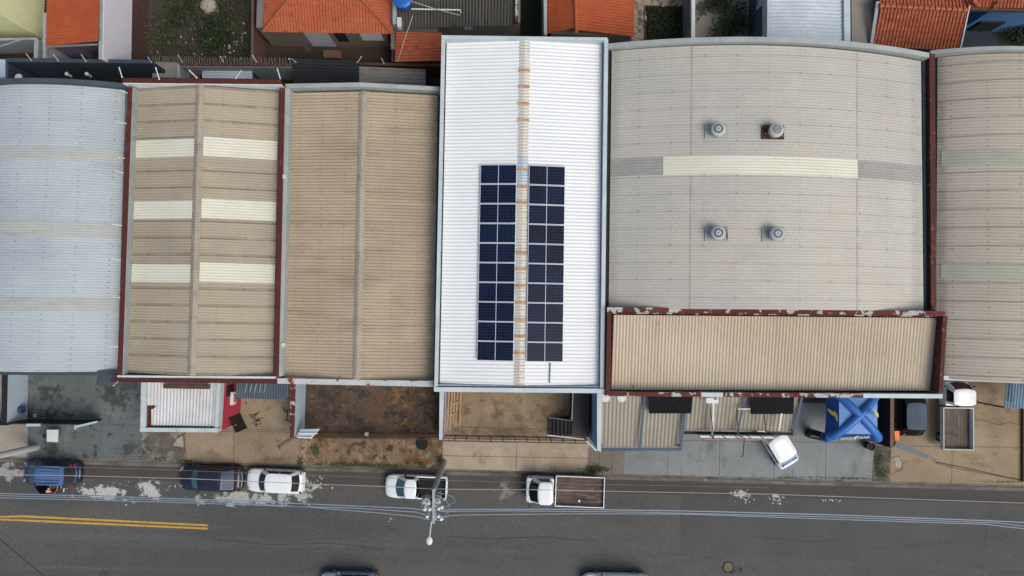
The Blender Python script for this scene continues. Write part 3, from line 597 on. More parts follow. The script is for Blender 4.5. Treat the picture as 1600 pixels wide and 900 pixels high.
mb = MB(); mb.pxprism([(946.5, 612.5), (1096, 613.5), (1096, 620), (946.5, 619)], 8.5, 7.0, 0); mb.pxprism([(1096, 613.5), (1130, 613.7), (1130, 620.2), (1096, 620)], 8.49, 7.0, 1)
mb.pxprism([(1130, 613.7), (1349, 615.2), (1349, 621.7), (1130, 620.2)], 8.5, 7.0, 0); mb.pxprism([(1349, 615.2), (1473, 616), (1473, 622.5), (1349, 621.7)], 8.49, 7.0, 1)
obj('front_parapet', mb, [M_redp, M_zincl], b)
mb = MB(); mb.pxprism([(956, 610.6), (1466, 613.2), (1466, 615.0), (956, 612.2)], 8.0, 7.0); obj('front_gutter', mb, M_dark, b)
facade_door(b, 1150, 12, 596)
# =========== B7
b = thing('warehouse', 'khaki vaulted warehouse roof cut by the right photo edge with two faint green bands', 'warehouse', P(1590, 340), group='row of warehouses'); OB7 = b
r7 = Roof([(1465, 90), (1712, 102), (1722, 600), (1462, 591)], 7.0, 1.3, 'arch', pitch=.2, amp=.010)
obj('roof', r7.patch(0, 1, 0, 1), M_b7, b, smooth=True)
for y0, y1 in ((233, 257), (413, 437)):
    va, vb = r7.uv(1560, y0)[1], r7.uv(1560, y1)[1]; obj('roof_band', r7.patch(.02, 1, va, vb, .02), M_b7s, b, smooth=True)
mb = MB(); world_box(mb, r7.c, 6.6, 0); obj('wall', mb, M_wallgrey, b)
mb = MB(); arch_band(mb, r7, [(1454, 79), (1715, 91)], [(1454, 85), (1715, 97)], .35, 6.4); obj('rear_parapet', mb, M_zinc, b)
mb = MB(); mb.pxprism([(1452.5, 84), (1461, 84), (1463.5, 484), (1455, 484)], 7.7, 6.4); obj('left_parapet', mb, M_redq, b)
mb = MB(); mb.pxprism([(1474, 587), (1720, 597), (1720, 604), (1474, 594)], 7.3, 6.0); obj('front_parapet', mb, M_zincl, b)
facade_door(b, 1560, 4, 588)

# ------------------------------------------------------------------ solar panels
def make_panel():
    t = thing('solar_panel', 'x', 'solar panel', group='solar panels on the white roof')
    W_, H_ = 2.25, 1.175
    mb = MB()
    for s in (-1, 1):
        mb.box((0, s*(H_/2-.014), .02), (W_, .028, .045)); mb.box((s*(W_/2-.014), 0, .02), (.028, H_-.056, .045))
    obj('frame', mb, M_frame, t, local=True)
    mb = MB(); mb.box((0, 0, .018), (W_-.056, H_-.056, .03)); obj('cell_glass', mb, M_solar, t, local=True)
    mb = MB()
    for s in (-.6, .6): mb.box((s, 0, -.045), (.05, H_-.02, .07))
    obj('mounting_rail', mb, M_frame, t, local=True)
    return t
ORD = ['top', 'second from the top', 'third from the top', 'fourth from the top', 'fifth from the top', 'fifth from the bottom', 'fourth from the bottom', 'third from the bottom', 'second from the bottom', 'bottom']
proto = make_panel(); first = True
for side, (xt, yt, xb, yb) in (('left', (779, 273, 774, 548.5)), ('right', (854.5, 275, 851, 550))):
    for k in range(10):
        f = k/9; o = proto if first else copy_tree(proto); first = False
        px, py = xt+(xb-xt)*f, yt+(yb-yt)*f; p = r4.on(px, py, .13); o.location = p
        sl = math.atan2(r4.rise, r4.W/2)
        o.rotation_euler = (0, -sl if side == 'left' else sl, 0)
        o['label'] = f'dark blue solar panel, {ORD[k]} of the {side} column'

a_, c_ = r4.on(859.5, 567, .07), r4.on(858.5, 598, .07); mb = MB(); mb.tube([a_, c_], .035, 6); tag(obj('conduit', mb, M_gutter), 'thin dark conduit running down the white roof below the right solar column', 'conduit')
a_, c_ = r3.on(0, 0, 0) if False else (None, None)
for (x_, y_), lab in (((444, 276), 'upper'), ((443, 539), 'lower')):
    p_ = P(x_, y_, 7.52); mb = MB(); mb.lathe(p_, [(.10, 0), (.13, .03), (.13, .08), (.06, .08), (.06, .02)], 12); tag(obj('pipe_end', mb, M_whiteobj), lab+' small white pipe end on the grey parapet left of the plain brown roof', 'pipe end')
# ------------------------------------------------------------------ roof vents
def make_vent():
    t = thing('roof_vent', 'x', 'roof vent', group='round vents on the grey vaulted roof')
    mb = MB(); mb.box((0, 0, .02), (1.35, .85, .05)); obj('base_plate', mb, M_zinc, t, local=True)
    mb = MB(); mb.lathe((0.02, 0, 0), [(.36, .0), (.34, .5)], 20); obj('throat', mb, M_zinc, t, smooth=True, local=True)
    mb = MB(); prof = [(.34, .42), (.40, .50), (.435, .60), (.43, .72), (.39, .82), (.30, .89), (.20, .905), (.195, .93), (.05, .945)]
    seg = 48; n0 = len(mb.v)
    for r_, z in prof:
        for k in range(seg):
            t_ = 2*math.pi*k/seg; rr_ = r_*(1+(.035 if k % 2 and .45 < z < .88 else 0)); mb.v.append((.02+rr_*math.cos(t_), rr_*math.sin(t_), z))
    for i in range(len(prof)-1):
        for k in range(seg):
            j = (k+1) % seg; a = n0+i*seg; mb.f.append((a+k, a+j, a+seg+j, a+seg+k)); mb.m.append(0)
    mb.f.append(tuple(n0+(len(prof)-1)*seg+k for k in range(seg))); mb.m.append(0)
    obj('turbine_head', mb, mat('vent_grey', 'aeb2b1', 'a3a7a6', 1, fine=.06), t, local=True)
    mb = MB(); mb.lathe((.02, 0, .93), [(.262, -.01), (.262, .0), (.248, .003)], 28); mb.lathe((.02, 0, .945), [(.035, 0), (.03, .03)], 10); obj('head_ring', mb, M_gutter, t, local=True)
    return t
vp = make_vent()
VL = [((1119, 206), 'round grey roof vent on a clean plate, upper left of the four'), ((1207, 207), 'round roof vent with a dark grey top on a rusty brown plate'),
      ((1119, 366), 'round pale roof vent with rust beside its plate, lower left'), ((1208, 367), 'round grey roof vent on a clean plate, lower right of the four')]
for i, ((px, py), lab) in enumerate(VL):
    o = vp if i == 0 else copy_tree(vp)
    if i == 0: VPB = [c for c in vp.children]
    p = r5.on(px, py, .03); u = r5.uv(px, py)[0]; o.location = p; o['label'] = lab; o.scale = (1, 1, .78)
    o.rotation_euler = (0, -math.atan(-r5.rise*4*(1-2*u)/r5.W)*-1, 0)
    if i == 1:
        for c in o.children:
            if c.name.startswith('base_plate'): c.data = c.data.copy(); c.data.materials[0] = mat('dark_rust_plate', '3c1c17', '4f2a20', 2, spots=[('8a8d8a', 2.5, .56, .6, None, .8)], fine=.2)
            if c.name.startswith('head_ring'):
                mb = MB(); mb.lathe((.02, 0, .94), [(.24, -.02), (.24, .012), (.05, .03)], 24); obj('dark_cap', mb, M_gsheet, o, local=True)
    if i == 2:
        mb = MB(); mb.box((.56, 0, .05), (.2, .8, .02)); obj('rust_strip', mb, mat('rust_streaks', '5a3026', '6d4a3c', 3, spots=[('a5a49c', 3, .5, .55, None, .9)], fine=.2), o, local=True)

# ------------------------------------------------------------------ tiled roofs
def tile_plane(mb, e0, e1, r1_, r0_, pitch=.21, course=.36, amp=.085, mi=0):
    e0, e1, r1_, r0_ = map(Vector, (e0, e1, r1_, r0_))
    E = (e1-e0); L = E.length; E.normalize()
    nrm = E.cross((r0_+r1_)/2-(e0+e1)/2).normalized(); U = nrm.cross(E).normalized()
    if U.dot((r0_+r1_)/2-(e0+e1)/2) < 0: U = -U
    if nrm.z < 0: nrm = -nrm
    a0, b0 = (r0_-e0).dot(E), (r0_-e0).dot(U); a1, b1 = (r1_-e0).dot(E), (r1_-e0).dot(U)
    bt = max(b0, b1); nr = int(math.ceil(bt/course)); cols = int(L/pitch*8); rows = []
    bs = []
    for i in range(nr): bs += [(i*course, .045), ((i+1)*course-.01, 0.0)]
    for b_, lift in bs:
        row = []
        for k in range(cols+1):
            a = L*k/cols
            if a < a0: bm_ = b0*a/a0
            elif a > a1: bm_ = b1*(L-a)/max(L-a1, 1e-6)
            else: bm_ = b0+(b1-b0)*(a-a0)/max(a1-a0, 1e-6)
            bb = min(b_, bm_); ph = a/pitch
            row.append(e0+E*a+U*bb+nrm*(amp*max(0, math.sin(2*math.pi*ph))**.7+lift))
        rows.append(row)
    # orientation
    f = (rows[0][1]-rows[0][0]).cross(rows[1][0]-rows[0][0])
    mb.grid(rows if f.z > 0 else [r[::-1] for r in rows], mi)

# N1 pale yellow building (tall, top left)
b = thing('yellow_building', 'tall pale yellow green rendered building in the top left corner', 'building', P(-40, 20))
mb = MB(); A = P(66, 61); mb.prism([Vector((A.x, A.y, 6.5)), Vector((A.x+.3, A.y+14, 6.5)), Vector((A.x-12, A.y+14, 6.5)), Vector((A.x-12, A.y, 6.5))], 0); obj('wall', mb, M_yelw, b)
mb = MB(); mb.prism([Vector((A.x+.05, A.y-.05, 6.9)), Vector((A.x+.3, A.y+14, 6.9)), Vector((A.x-12, A.y+14, 6.9)), Vector((A.x-12, A.y-.05, 6.9))], 6.503); obj('roof_slab', mb, M_wallgrey, b)
mb = MB(); mb.pxprism([(-90, 61), (57, 58.5), (60, 62), (53, 62), (-90, 65)], 2.4, 0); mb.pxprism([(53.5, 62.2), (60, 62.2), (59, 92), (52.5, 92)], 2.4, 0)
tag(obj('yard_wall', mb, M_wallgrey), 'grey topped low wall round the dark yard below the yellow building', 'wall')
mb = MB(); mb.pxprism([(60.5, 62), (66, 62), (65.5, 92), (60, 92)], 1.6, 0); tag(obj('yard_wall', mb, M_yelw), 'narrow pale yellow wall running down from the yellow building', 'wall')
mb = MB(); mb.pxprism([(67, 20), (73, 20), (71.5, 93), (66.5, 93)], 2.9, 0); tag(obj('yard_wall', mb, M_wallgrey), 'grey party wall between the yellow building and the orange roofed house', 'wall')
mb = MB(); mb.tube([P(-60, 92, 3), P(40, 59.5, 3)], .05); tag(obj('pipe', mb, M_galv), 'grey pipe slanting over the dark yard under the yellow building', 'pipe')
# N2 house
b = thing('tiled_house', 'small house with deep orange tile roof left of the lilac wall', 'house', P(115, 40))
mb = MB(); za = 3.1
tile_plane(mb, P(73, 72.5, za), P(76.5, -75, za), P(158, -75, za+.9), P(153.5, 68.5, za+.9)); obj('roof', mb, M_tile2, b)
mb = MB(); mb.pxprism([(72.8, 71.5), (153, 68), (153, 69.6), (72.8, 73.4)], 3.05, 2.85); obj('eave_board', mb, M_wallgrey, b)
mb = MB(); mb.pxprism([(76, 70.5), (105, 69.5), (106, -60), (78, -60)], 2.84, 0)
mb.pxprism([(105.4, 56), (152, 54), (155, -60), (106.4, -60)], 2.84, 0); obj('wall', mb, M_purp, b)
mb = MB(); q = P(128, 54.5, 2.84); mb.box((q.x, q.y-.03, 1.6), (1.6, .06, 1.1)); obj('window', mb, M_blueh, b)
# N3 lilac wall
mb = MB(); mb.pxprism([(156, -80), (162.5, -80), (159.5, 92.5), (154, 92.5)], 3.5, 0, 1); mb.pxprism([(162.7, -80), (164, -80), (161, 93), (159.7, 93)], 3.46, 0, 0)
tag(obj('party_wall', mb, [M_lilac, M_zinc]), 'tall lilac white wall beside the overgrown lot', 'wall')
# lot ground
mb = MB(); mb.face([P(204, -90, .0), P(233, -90, .0), P(231, 97, .0), P(202, 97, .0)][::-1]); struct('red_soil', mb, M_redsoil)
mb = MB(); mb.face([P(233, -90, .01), P(398, -90, .01), P(396, 98, .01), P(231, 97, .01)][::-1]); struct('lot_ground', mb, M_lot)
mb = MB(); mb.pxprism([(393.5, -90), (397.5, -90), (396, 96), (392, 96)], 2.3, 0); tag(obj('party_wall', mb, M_brownw), 'brown rendered wall between the overgrown lot and the hipped orange roof', 'wall')
ROCK = P(327, 10)
def leafmass(mb, n, fn, smin, smax, rr):
    for _ in range(n):
        c = fn(rr)
        if (c-ROCK).length < 1.0: continue
        s = rr.uniform(smin, smax); e = Euler((rr.uniform(-.9, .9), rr.uniform(-.9, .9), rr.uniform(0, 6.3))).to_matrix()
        k = rr.uniform(.35, .8)
        mb.face([c+e@Vector(q) for q in ((-s, 0, 0), (0, -s*k, 0), (s, 0, 0), (0, s*k, 0))])
rr = random.Random(11)
cl = [(rr.uniform(240, 390), rr.uniform(-20, 92), rr.uniform(.2, 1.1), rr.random()) for _ in range(70)]
def lotleaf(rr):
    cx, cy, r_, h = cl[rr.randrange(len(cl))]; p = P(cx, cy)
    return p+Vector((rr.gauss(0, r_*.6), rr.gauss(0, r_*.6), abs(rr.gauss(0, .28))+.03))
mb = MB(); leafmass(mb, 9000, lotleaf, .03, .10, rr); tag(obj('weeds', mb, M_weed), 'dry and green weeds over the empty lot', 'weeds', kind='stuff')
cl2 = [(305, 5, .8), (330, 35, .9), (345, 48, .7), (322, 60, .6), (352, 20, .8), (280, 30, .5), (338, 78, .6), (360, 60, .5)]
def lotgreen(rr):
    cx, cy, r_ = cl2[rr.randrange(len(cl2))]; p = P(cx, cy); return p+Vector((rr.gauss(0, r_*.6), rr.gauss(0, r_*.6), abs(rr.gauss(0, .35))+.05))
mb = MB(); leafmass(mb, 4200, lotgreen, .04, .12, rr); tag(obj('green_weeds', mb, M_leafd), 'darker green weeds in the middle of the empty lot', 'weeds', kind='stuff')
mb = MB()
for _ in range(70):
    p = P(rr.gauss(350, 22), rr.gauss(62, 18), .1) if rr.random() < .7 else P(rr.uniform(245, 385), rr.uniform(0, 90), .1)
    if not (P(236, 50).x < p.x < P(390, 50).x): continue
    
    if (p-ROCK).length < 1.1: continue
    mb.box(p+Vector((0, 0, .08)), (rr.uniform(.04, .13), rr.uniform(.04, .18), .06), rr.uniform(0, 3))
tag(obj('rubble', mb, M_litter), 'pale bits of rubble and litter strewn over the lot', 'rubble', kind='stuff')
mb = MB(); mb.lathe(P(327, 10, .0), [(.62, 0), (.58, .25), (.35, .42), (.1, .48)], 9); mb.lathe(P(337, 17, .0), [(.3, 0), (.25, .2), (.1, .26)], 8)
tag(obj('rock', mb, M_pale), 'large pale boulder in the upper part of the overgrown lot', 'rock')
# N7 hipped roof house
b = thing('tiled_house', 'house with large hipped orange tile roof right of the empty lot', 'house', P(515, 20))
ze = 3.3; SW, SE = P(412, 50, ze), P(613.5, 53, ze); dd = 4.6; rz_ = ze+1.7
NW, NE = SW+Vector((.2, 9.2, 0)), SE+Vector((.1, 9.2, 0)); RW, RE = SW+Vector((dd, dd, 1.7)), SE+Vector((-dd, dd, 1.7))
mb = MB(); tile_plane(mb, SW, SE, RE, RW); tile_plane(mb, NW, SW, RW, RW+Vector((0, .01, 0))); tile_plane(mb, SE, NE, RE, RE+Vector((0, .01, 0))); tile_plane(mb, NE, NW, RW, RE); obj('roof', mb, M_tile, b)
mb = MB(); up = Vector((0, 0, .08))
for a, c in ((SW, RW), (SE, RE), (RW, RE), (NW, RW), (NE, RE)): mb.tube([a+up, c+up], .11, 8)
obj('hip_cap', mb, M_tile3, b)
q = [P(426, 71.5), P(612, 73.5)]; mb = MB(); mb.prism([Vector((q[0].x, q[0].y, 3.25)), Vector((q[1].x, q[1].y, 3.25)), Vector((q[1].x, q[1].y+7, 3.25)), Vector((q[0].x, q[0].y+7, 3.25))], 0); obj('wall', mb, M_beigew, b)
def on_wall(qx0, qx1, z0, z1, m, name, parent, yl=72.5, th=.06):
    a = P(qx0, yl); c = P(qx1, yl); mb = MB(); mb.box(((a.x+c.x)/2, (a.y+c.y)/2-th/2, (z0+z1)/2), (c.x-a.x, th, z1-z0)); return obj(name, mb, m, parent)
on_wall(490, 526, .05, 2.9, M_palewall, 'door', b, 71.8); on_wall(534, 551, .9, 2.7, M_dark, 'window', b, 71.6)
wf = on_wall(573, 605, 1.25, 2.5, M_whiteobj, 'window', b, 72.4, .07); on_wall(581, 597, 1.45, 2.3, M_glass, 'pane', wf, 71.9, .04)
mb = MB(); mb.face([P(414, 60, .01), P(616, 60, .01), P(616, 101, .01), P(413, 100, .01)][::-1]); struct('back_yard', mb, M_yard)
mb = MB(); mb.cyl(P(452, 92, 0), P(452, 92, 2.3), .06, 8); tag(obj('post', mb, M_whiteobj), 'pale slim post in the dim yard behind the hipped roof house', 'post')
mb = MB(); mb.prism([P(505, 78, .45), P(533, 79, .45), P(533, 91, .45), P(505, 90, .45)], 0); tag(obj('stone_bench', mb, M_brownw), 'brown low block in the dim yard south of the hipped roof', 'bench')
mb = MB(); mb.pxprism([(613, 38), (617.5, 38), (615.5, 96), (611.5, 96)], 2.4, 0); tag(obj('party_wall', mb, M_brown), 'thin dark brown wall left of the small orange roof', 'wall')
mb = MB(); mb.pxprism([(613, -60), (620.5, -60), (619.5, 37.5), (613.5, 37.5)], 3.9, 0); tag(obj('party_wall', mb, M_zinc), 'light grey wall beside the blue water tank', 'wall')
# dark and grey corrugated lean-tos
def leanto(name, label, cs, z, m, dirn, pitch, wallm, amp=.03, cat='lean-to roof', sv=0, post=True):
    t = thing(name, label, cat, P(sum(c[0] for c in cs)/4, sum(c[1] for c in cs)/4)); r = Roof(cs, z, 0, 'flat', dirn, pitch, amp, sv)
    obj('roof_sheet', r.patch(0, 1, 0, 1), m, t)
    for i, c in enumerate(r.c):
        cc = sum(r.c, Vector((0, 0, 0)))/4; p = c.lerp(cc, .04); mb = MB(); mb.box((p.x, p.y, (z-.15)/2), (.1, .1, z-.15+0.0)); obj('post', mb, wallm, t)
    return t, r
leanto('shed', 'charcoal corrugated shed roof behind the plain brown warehouse', [(459, 91.5), (560, 95.5), (560.5, 133), (458.5, 131.5)], 3.0, M_drksheet, 'x', .24, M_brown, .09, 'shed')
leanto('shed', 'old light grey corrugated shed roof next to the charcoal one', [(561, 103.5), (665, 108.5), (665, 134), (561, 133)], 2.8, M_gsheet, 'x', .30, M_brown, .09, 'shed')
mb = MB(); mb.pxprism([(560.5, 97.5), (690, 99.5), (690, 103.5), (560.5, 101.5)], 2.2, 0); tag(obj('yard_wall', mb, M_brown), 'dark mossy wall top behind the old grey shed roof', 'wall')
mb = MB(); mb.face([P(612, 60, .012), P(700, 60, .012), P(700, 150, .012), P(600, 150, .012)][::-1]); struct('back_yard', mb, M_bedshade)
# small orange roof
b = thing('tiled_shed', 'small square orange tile roof tucked left of the white warehouse roof', 'shed', P(650, 75))
mb = MB(); tile_plane(mb, P(617.5, 97, 2.9), P(619.5, 49.5, 2.9), P(691, 51.5, 3.4), P(691, 98.5, 3.4)); obj('roof', mb, M_tile, b)
q = [P(621, 99), P(690, 100), P(690, 62), P(621, 61)]; mb = MB(); mb.prism([Vector((p.x, p.y, 2.75)) for p in q], 0); obj('wall', mb, M_beigew, b)
# dark cement roof house with tank
b = thing('cement_roof_house', 'house under dark grey corrugated cement roof behind the blue tank', 'house', P(715, 10))
rc = Roof([(623, -70), (808, -70), (805, 37), (622, 41)], 4.0, 0, 'flat', 'y', .22, .07, -.3); obj('roof', rc.patch(0, 1, 0, 1), M_cemsheet, b)
q = [P(624, 68), P(812, 66), P(812, -30), P(624, -30)]; mb = MB(); mb.prism([Vector((p.x, p.y, 3.5)) for p in q], 0); obj('wall', mb, M_beigew, b)
q = P(735, 68); mb = MB(); mb.box((q.x, q.y-.03, 2.8), (.6, .06, .4)); obj('window', mb, M_palewall, b)
mb = MB(); mb.pxprism([(806, -70), (810.5, -70), (809, 32), (805, 36)], 4.15, 3.7); obj('edge_tiles', mb, M_redp, b)
t = thing('water_tank', 'round blue plastic water tank with ribbed lid at the edge of the dark cement roof', 'water tank', P(632, 6, 4.1))
c = P(632, 6, 4.1); mb = MB(); mb.lathe(c, [(.5, 0), (.58, .75), (.6, .8)], 28); obj('tub', mb, M_tank, t, smooth=False)
mb = MB(); mb.lathe(c, [(.66, .80), (.66, .87), (.5, .95), (.15, 1.0), (.05, 1.0)], 28)
for k in range(12):
    a = k*math.pi/6; d = Vector((math.cos(a), math.sin(a), 0)); mb.beam(c+d*.15+Vector((0, 0, 1.005)), c+d*.6+Vector((0, 0, .93)), .035, .03)
obj('lid', mb, M_tank, t)
mb = MB(); mb.tube([P(643, 14, 4.7), P(719, 15.5, 4.7), P(720.5, 20, 4.7)], .05, 8); tag(obj('pipe', mb, M_whiteobj), 'white plumbing pipe from the blue tank across the dark cement roof', 'pipe')
mb = MB(); mb.tube([P(643, 2, 4.9), P(680, 14, 4.9), P(719, 24, 4.8)], .03); tag(obj('cable', mb, M_cablew), 'thin pale cable slanting over the dark cement roof', 'cable')
mb = MB(); mb.tube([P(645, 24, 4.6), P(632, 62, 4), P(621, 97, 3.2)], .03); tag(obj('cable', mb, M_cablew), 'thin pale cable crossing the small orange roof', 'cable')
mb = MB(); mb.pxprism([(620, 27), (627, 27), (627, 42), (621, 42)], 4.05, 3.5); tag(obj('flashing', mb, M_whitep), 'pale metal sheet below the blue tank', 'metal sheet')
# alley + N18/N19
mb = MB(); mb.face([P(800, -60, .012), P(870, -60, .012), P(870, 90, .012), P(800, 90, .012)][::-1]); struct('alley', mb, M_bedshade)  # dark ground colour stands in for shade deep between the walls
mb = MB(); mb.pxprism([(849, -70), (855, -70), (855, 54), (850, 54)], 4.0, 0); tag(obj('party_wall', mb, M_zinc), 'light grey wall between the black alley and the orange gable', 'wall')
b = thing('tiled_house', 'house with orange gabled tile roof right of the black alley', 'house', P(925, 20))
ze = 3.4; r0, r1x = P(900.5, 53.5, ze+1.0), P(897, -75, ze+1.0)
mb = MB(); tile_plane(mb, P(857, -75, ze), P(857, 53, ze), r0, r1x); tile_plane(mb, P(990, 58, ze), P(992, -75, ze), r1x, r0); obj('roof', mb, M_tile2, b)
mb = MB(); mb.tube([r0+up, r1x+up], .12, 8); obj('ridge_cap', mb, M_tile2, b)
q = [P(858, 80), P(975, 85), P(975, -20), P(858, -20)]; mb = MB(); mb.prism([Vector((p.x, p.y, 3.2)) for p in q], 0); obj('wall', mb, M_beigew, b)
mb = MB(); mb.face([P(976, -80, .01), P(1008, -80, .01), P(1008, 80, .01), P(976, 80, .01)][::-1]); mb.face([P(1008, -80, .01), P(1072, -80, .01), P(1072, 9.5, .01), P(1008, 9.5, .01)][::-1]); struct('paved_path', mb, M_flag)
mb = MB(); mb.face([P(1008.5, 9.7, .02), P(1072, 9.7, .02), P(1072, 80, .02), P(1008.5, 80, .02)][::-1]); struct('garden_bed', mb, M_bedshade)
mb = MB(); mb.pxprism([(1008, 8.5), (1068, 8.5), (1068, 10.2), (1008, 10.2)], .15, 0); mb.pxprism([(1008, 10.4), (1010, 10.4), (1010, 70), (1008, 70)], .15, 0); tag(obj('brick_edging', mb, M_redp), 'thin red brick edging round the dark green bed', 'edging')
def bedleaf(rr): return P(rr.uniform(1011, 1065), rr.uniform(11, 72), abs(rr.gauss(0, .12))+.04)
mb = MB(); leafmass(mb, 1800, bedleaf, .05, .13, rr); tag(obj('ground_cover', mb, M_leafd), 'dark green ground cover in the walled bed', 'ground cover', kind='stuff')
mb = MB()
mb.pxprism([(1081, -80), (1086.5, -80), (1086, 63), (1080.5, 63)], 2.4, 0, 1); mb.pxprism([(1079.5, -80), (1080.8, -80), (1080.2, 63), (1078.9, 63)], 2.35, 0, 0)
tag(obj('party_wall', mb, [M_gsheet, M_whiteobj]), 'grey wall with bright white coping between the bed and the concrete yard', 'wall')
mb = MB(); mb.face([P(1070, -80, .01), P(1210, -80, .01), P(1210, 80, .01), P(1070, 80, .01)][::-1]); struct('back_yard', mb, mat('mouldy_pale_concrete', '7c786c', '8b8779', .6, spots=[('2f2a22', .7, .5, .58, None, .85)], fine=.15))
def shrub(name, label, px, py, r_, h, n, m, seed, base=0):
    t = thing(name, label, 'shrub', P(px, py, base)); rr = random.Random(seed); c0 = P(px, py, base)
    cs = [c0+Vector((rr.gauss(0, r_*.45), rr.gauss(0, r_*.45), h*rr.uniform(.4, .9))) for _ in range(9)]
    mb = MB()
    for c in cs: mb.tube([c0, c0.lerp(c, .5)+Vector((rr.gauss(0, .05), rr.gauss(0, .05), 0)), c], [.05, .035, .015], 5)
    obj('stem', mb, M_bark, t)
    mb = MB(); leafmass(mb, n, lambda q: cs[q.randrange(9)]+Vector((q.gauss(0, r_*.28), q.gauss(0, r_*.28), q.gauss(0, h*.15))), .04, .12, rr); obj('foliage', mb, m, t)
    return t
shrub('shrub', 'dark sparse shrub growing in the pale concrete yard left of the white roofed house', 1138, 42, 1.3, 1.2, 1500, M_leafd, 5)
shrub('shrub', 'dark shrub at the top of the concrete yard, cut by the upper photo edge', 1120, -2, 1.0, 1.0, 900, M_leafd, 6)
# N23 white sheet house
b = thing('white_roof_house', 'house under pale blue white corrugated roof at the top of the photo', 'house', P(1265, 20))
rw = Roof([(1205, -80), (1317, -80), (1319, 66), (1203, 62)], 4.3, .15, 'gable', 'x', .25, .035); obj('roof', rw.patch(0, 1, 0, 1), M_wsheet, b)
mb = MB(); world_box(mb, rw.c, 4.1, 0); obj('wall', mb, M_navytop, b)
mb = MB(); mb.pxprism([(1199.5, -80), (1204.5, -80), (1202.7, 66), (1198.5, 66)], 4.5, 3.6); mb.pxprism([(1317.5, -80), (1328, -80), (1329, 68), (1319.5, 68)], 4.5, 3.6); obj('edge_flashing', mb, M_zincl, b)
t = thing('air_conditioner', 'pale outdoor air conditioner box on the dark wall of the white roofed house', 'air conditioner', P(1187, 5, 2))
mb = MB(); c = P(1188, 4, 2.5); mb.box(c, (.35, .8, .55)); obj('case', mb, M_whiteobj, t); mb = MB(); mb.box(c+Vector((-.19, 0, 0)), (.03, .5, .4)); obj('grille', mb, M_gsheet, t); mb = MB(); mb.box(c+Vector((.1, 0, -.32)), (.5, .7, .05)); obj('bracket', mb, M_whiteobj, t)
# N24 grey slab
b = thing('slab_roof_annex', 'narrow grey concrete slab roof left of the faded orange tile roof', 'annex', P(1347, 10))
mb = MB(); mb.pxprism([(1329.5, -80), (1367, -80), (1362, 70), (1331, 70)], 3.2, 3.0); obj('roof_slab', mb, M_wallgrey if False else mat('grey_brown_slab', '7f7c76', '8a867f', .5, spots=[('6b655d', 1, .56, .7, None, .6)], fine=.1), b)
q = [P(1332, 70), P(1360, 70), P(1360, -60), P(1332, -60)]; mb = MB(); mb.prism([Vector((p.x, p.y, 2.99)) for p in q], 0); obj('wall', mb, M_wallgrey, b)
# N25
b = thing('tiled_house', 'house with faded salmon orange tile roof beside the blue wall', 'house', P(1440, 40))
ze = 3.2; eL, eR = P(1362.5, 72, ze), P(1496, 80, ze); gL, gR = P(1372.5, 10, ze+.9), P(1511, 17, ze+.9)
mb = MB(); tile_plane(mb, eL, eR, gR, gL, .24); tile_plane(mb, gR+Vector((.2, 3.8, -.8)), gL+Vector((.2, 3.8, -.8)), gL+Vector((0, .05, 0)), gR+Vector((0, .05, 0)), .24); obj('roof', mb, M_tile3, b)
mb = MB()
for k in range(16):
    a = gL.lerp(gR, k/16); c = gL.lerp(gR, (k+1)/16); mb.tube([a+Vector((0, 0, .1)), c+Vector((0, 0, .06))], [.17, .13], 8)
obj('ridge_cap', mb, M_tile3, b)
mb = MB(); mb.beam(eL+Vector((-.12, 0, .1)), gL+Vector((-.1, .3, .1)), .22, .1); obj('left_edge', mb, M_wallgrey, b)
mb = MB(); mb.beam(eR+Vector((.1, 0, .1)), gR+Vector((.1, .3, .1)), .08, .1); obj('right_edge', mb, M_zincl, b)
q = [P(1355, 92), P(1448, 96), P(1450, 5), P(1358, 5)]; mb = MB(); mb.prism([Vector((p.x, p.y, 3.0)) for p in q], 0); obj('wall', mb, M_blueh, b)
# N26 blue house
b = thing('blue_house', 'blue rendered house with orange tile roof in the top right corner', 'house', P(1560, 10))
c0 = P(1497, 49); c1 = P(1760, 52)
mb = MB(); mb.prism([Vector((c0.x, c0.y, 3.7)), Vector((c1.x, c1.y, 3.7)), Vector((c1.x, c1.y+9, 3.7)), Vector((c0.x, c0.y+9, 3.7))], 0); obj('wall', mb, M_blueh, b)
a = P(1512, 51); mb = MB(); mb.box((a.x+.6, a.y+.02, 1.1), (1.7, .12, 1.5)); wq = obj('window', mb, M_dark, b)
mb = MB(); mb.prism([P(1491, 10.5, 3.9), P(1740, 15.5, 3.9), P(1740, 20, 3.9), P(1491, 15, 3.9)], 3.65); obj('eave_beam', mb, M_brown, b)
mb = MB(); e0, e1 = P(1505, 11, 3.95), P(1740, 16, 3.95); tile_plane(mb, e0, e1, e1+Vector((-3, 5, 1.4)), e0+Vector((1.2, 5, 1.4)), .24); obj('roof', mb, M_tile3, b)
mb = MB(); mb.beam(P(1553, 12, 4.1), P(1566, 2, 4.5), .25, .2); mb.tube([P(1528, 9, 4.1), P(1520, 0, 4.4)], .13, 8); obj('ridge_cap', mb, M_tile3, b)
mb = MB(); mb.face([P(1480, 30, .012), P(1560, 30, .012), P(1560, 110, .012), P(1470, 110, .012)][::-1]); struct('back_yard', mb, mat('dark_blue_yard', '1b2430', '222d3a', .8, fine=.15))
mb = MB(); mb.face([P(1560, 30, .014), P(1800, 30, .014), P(1800, 110, .014), P(1560, 110, .014)][::-1]); struct('garden_bed', mb, M_bedshade)
shrub('shrub', 'dark green bush in the yard of the blue house at the right photo edge', 1596, 60, 1.5, 1.4, 2600, M_leafd, 8)

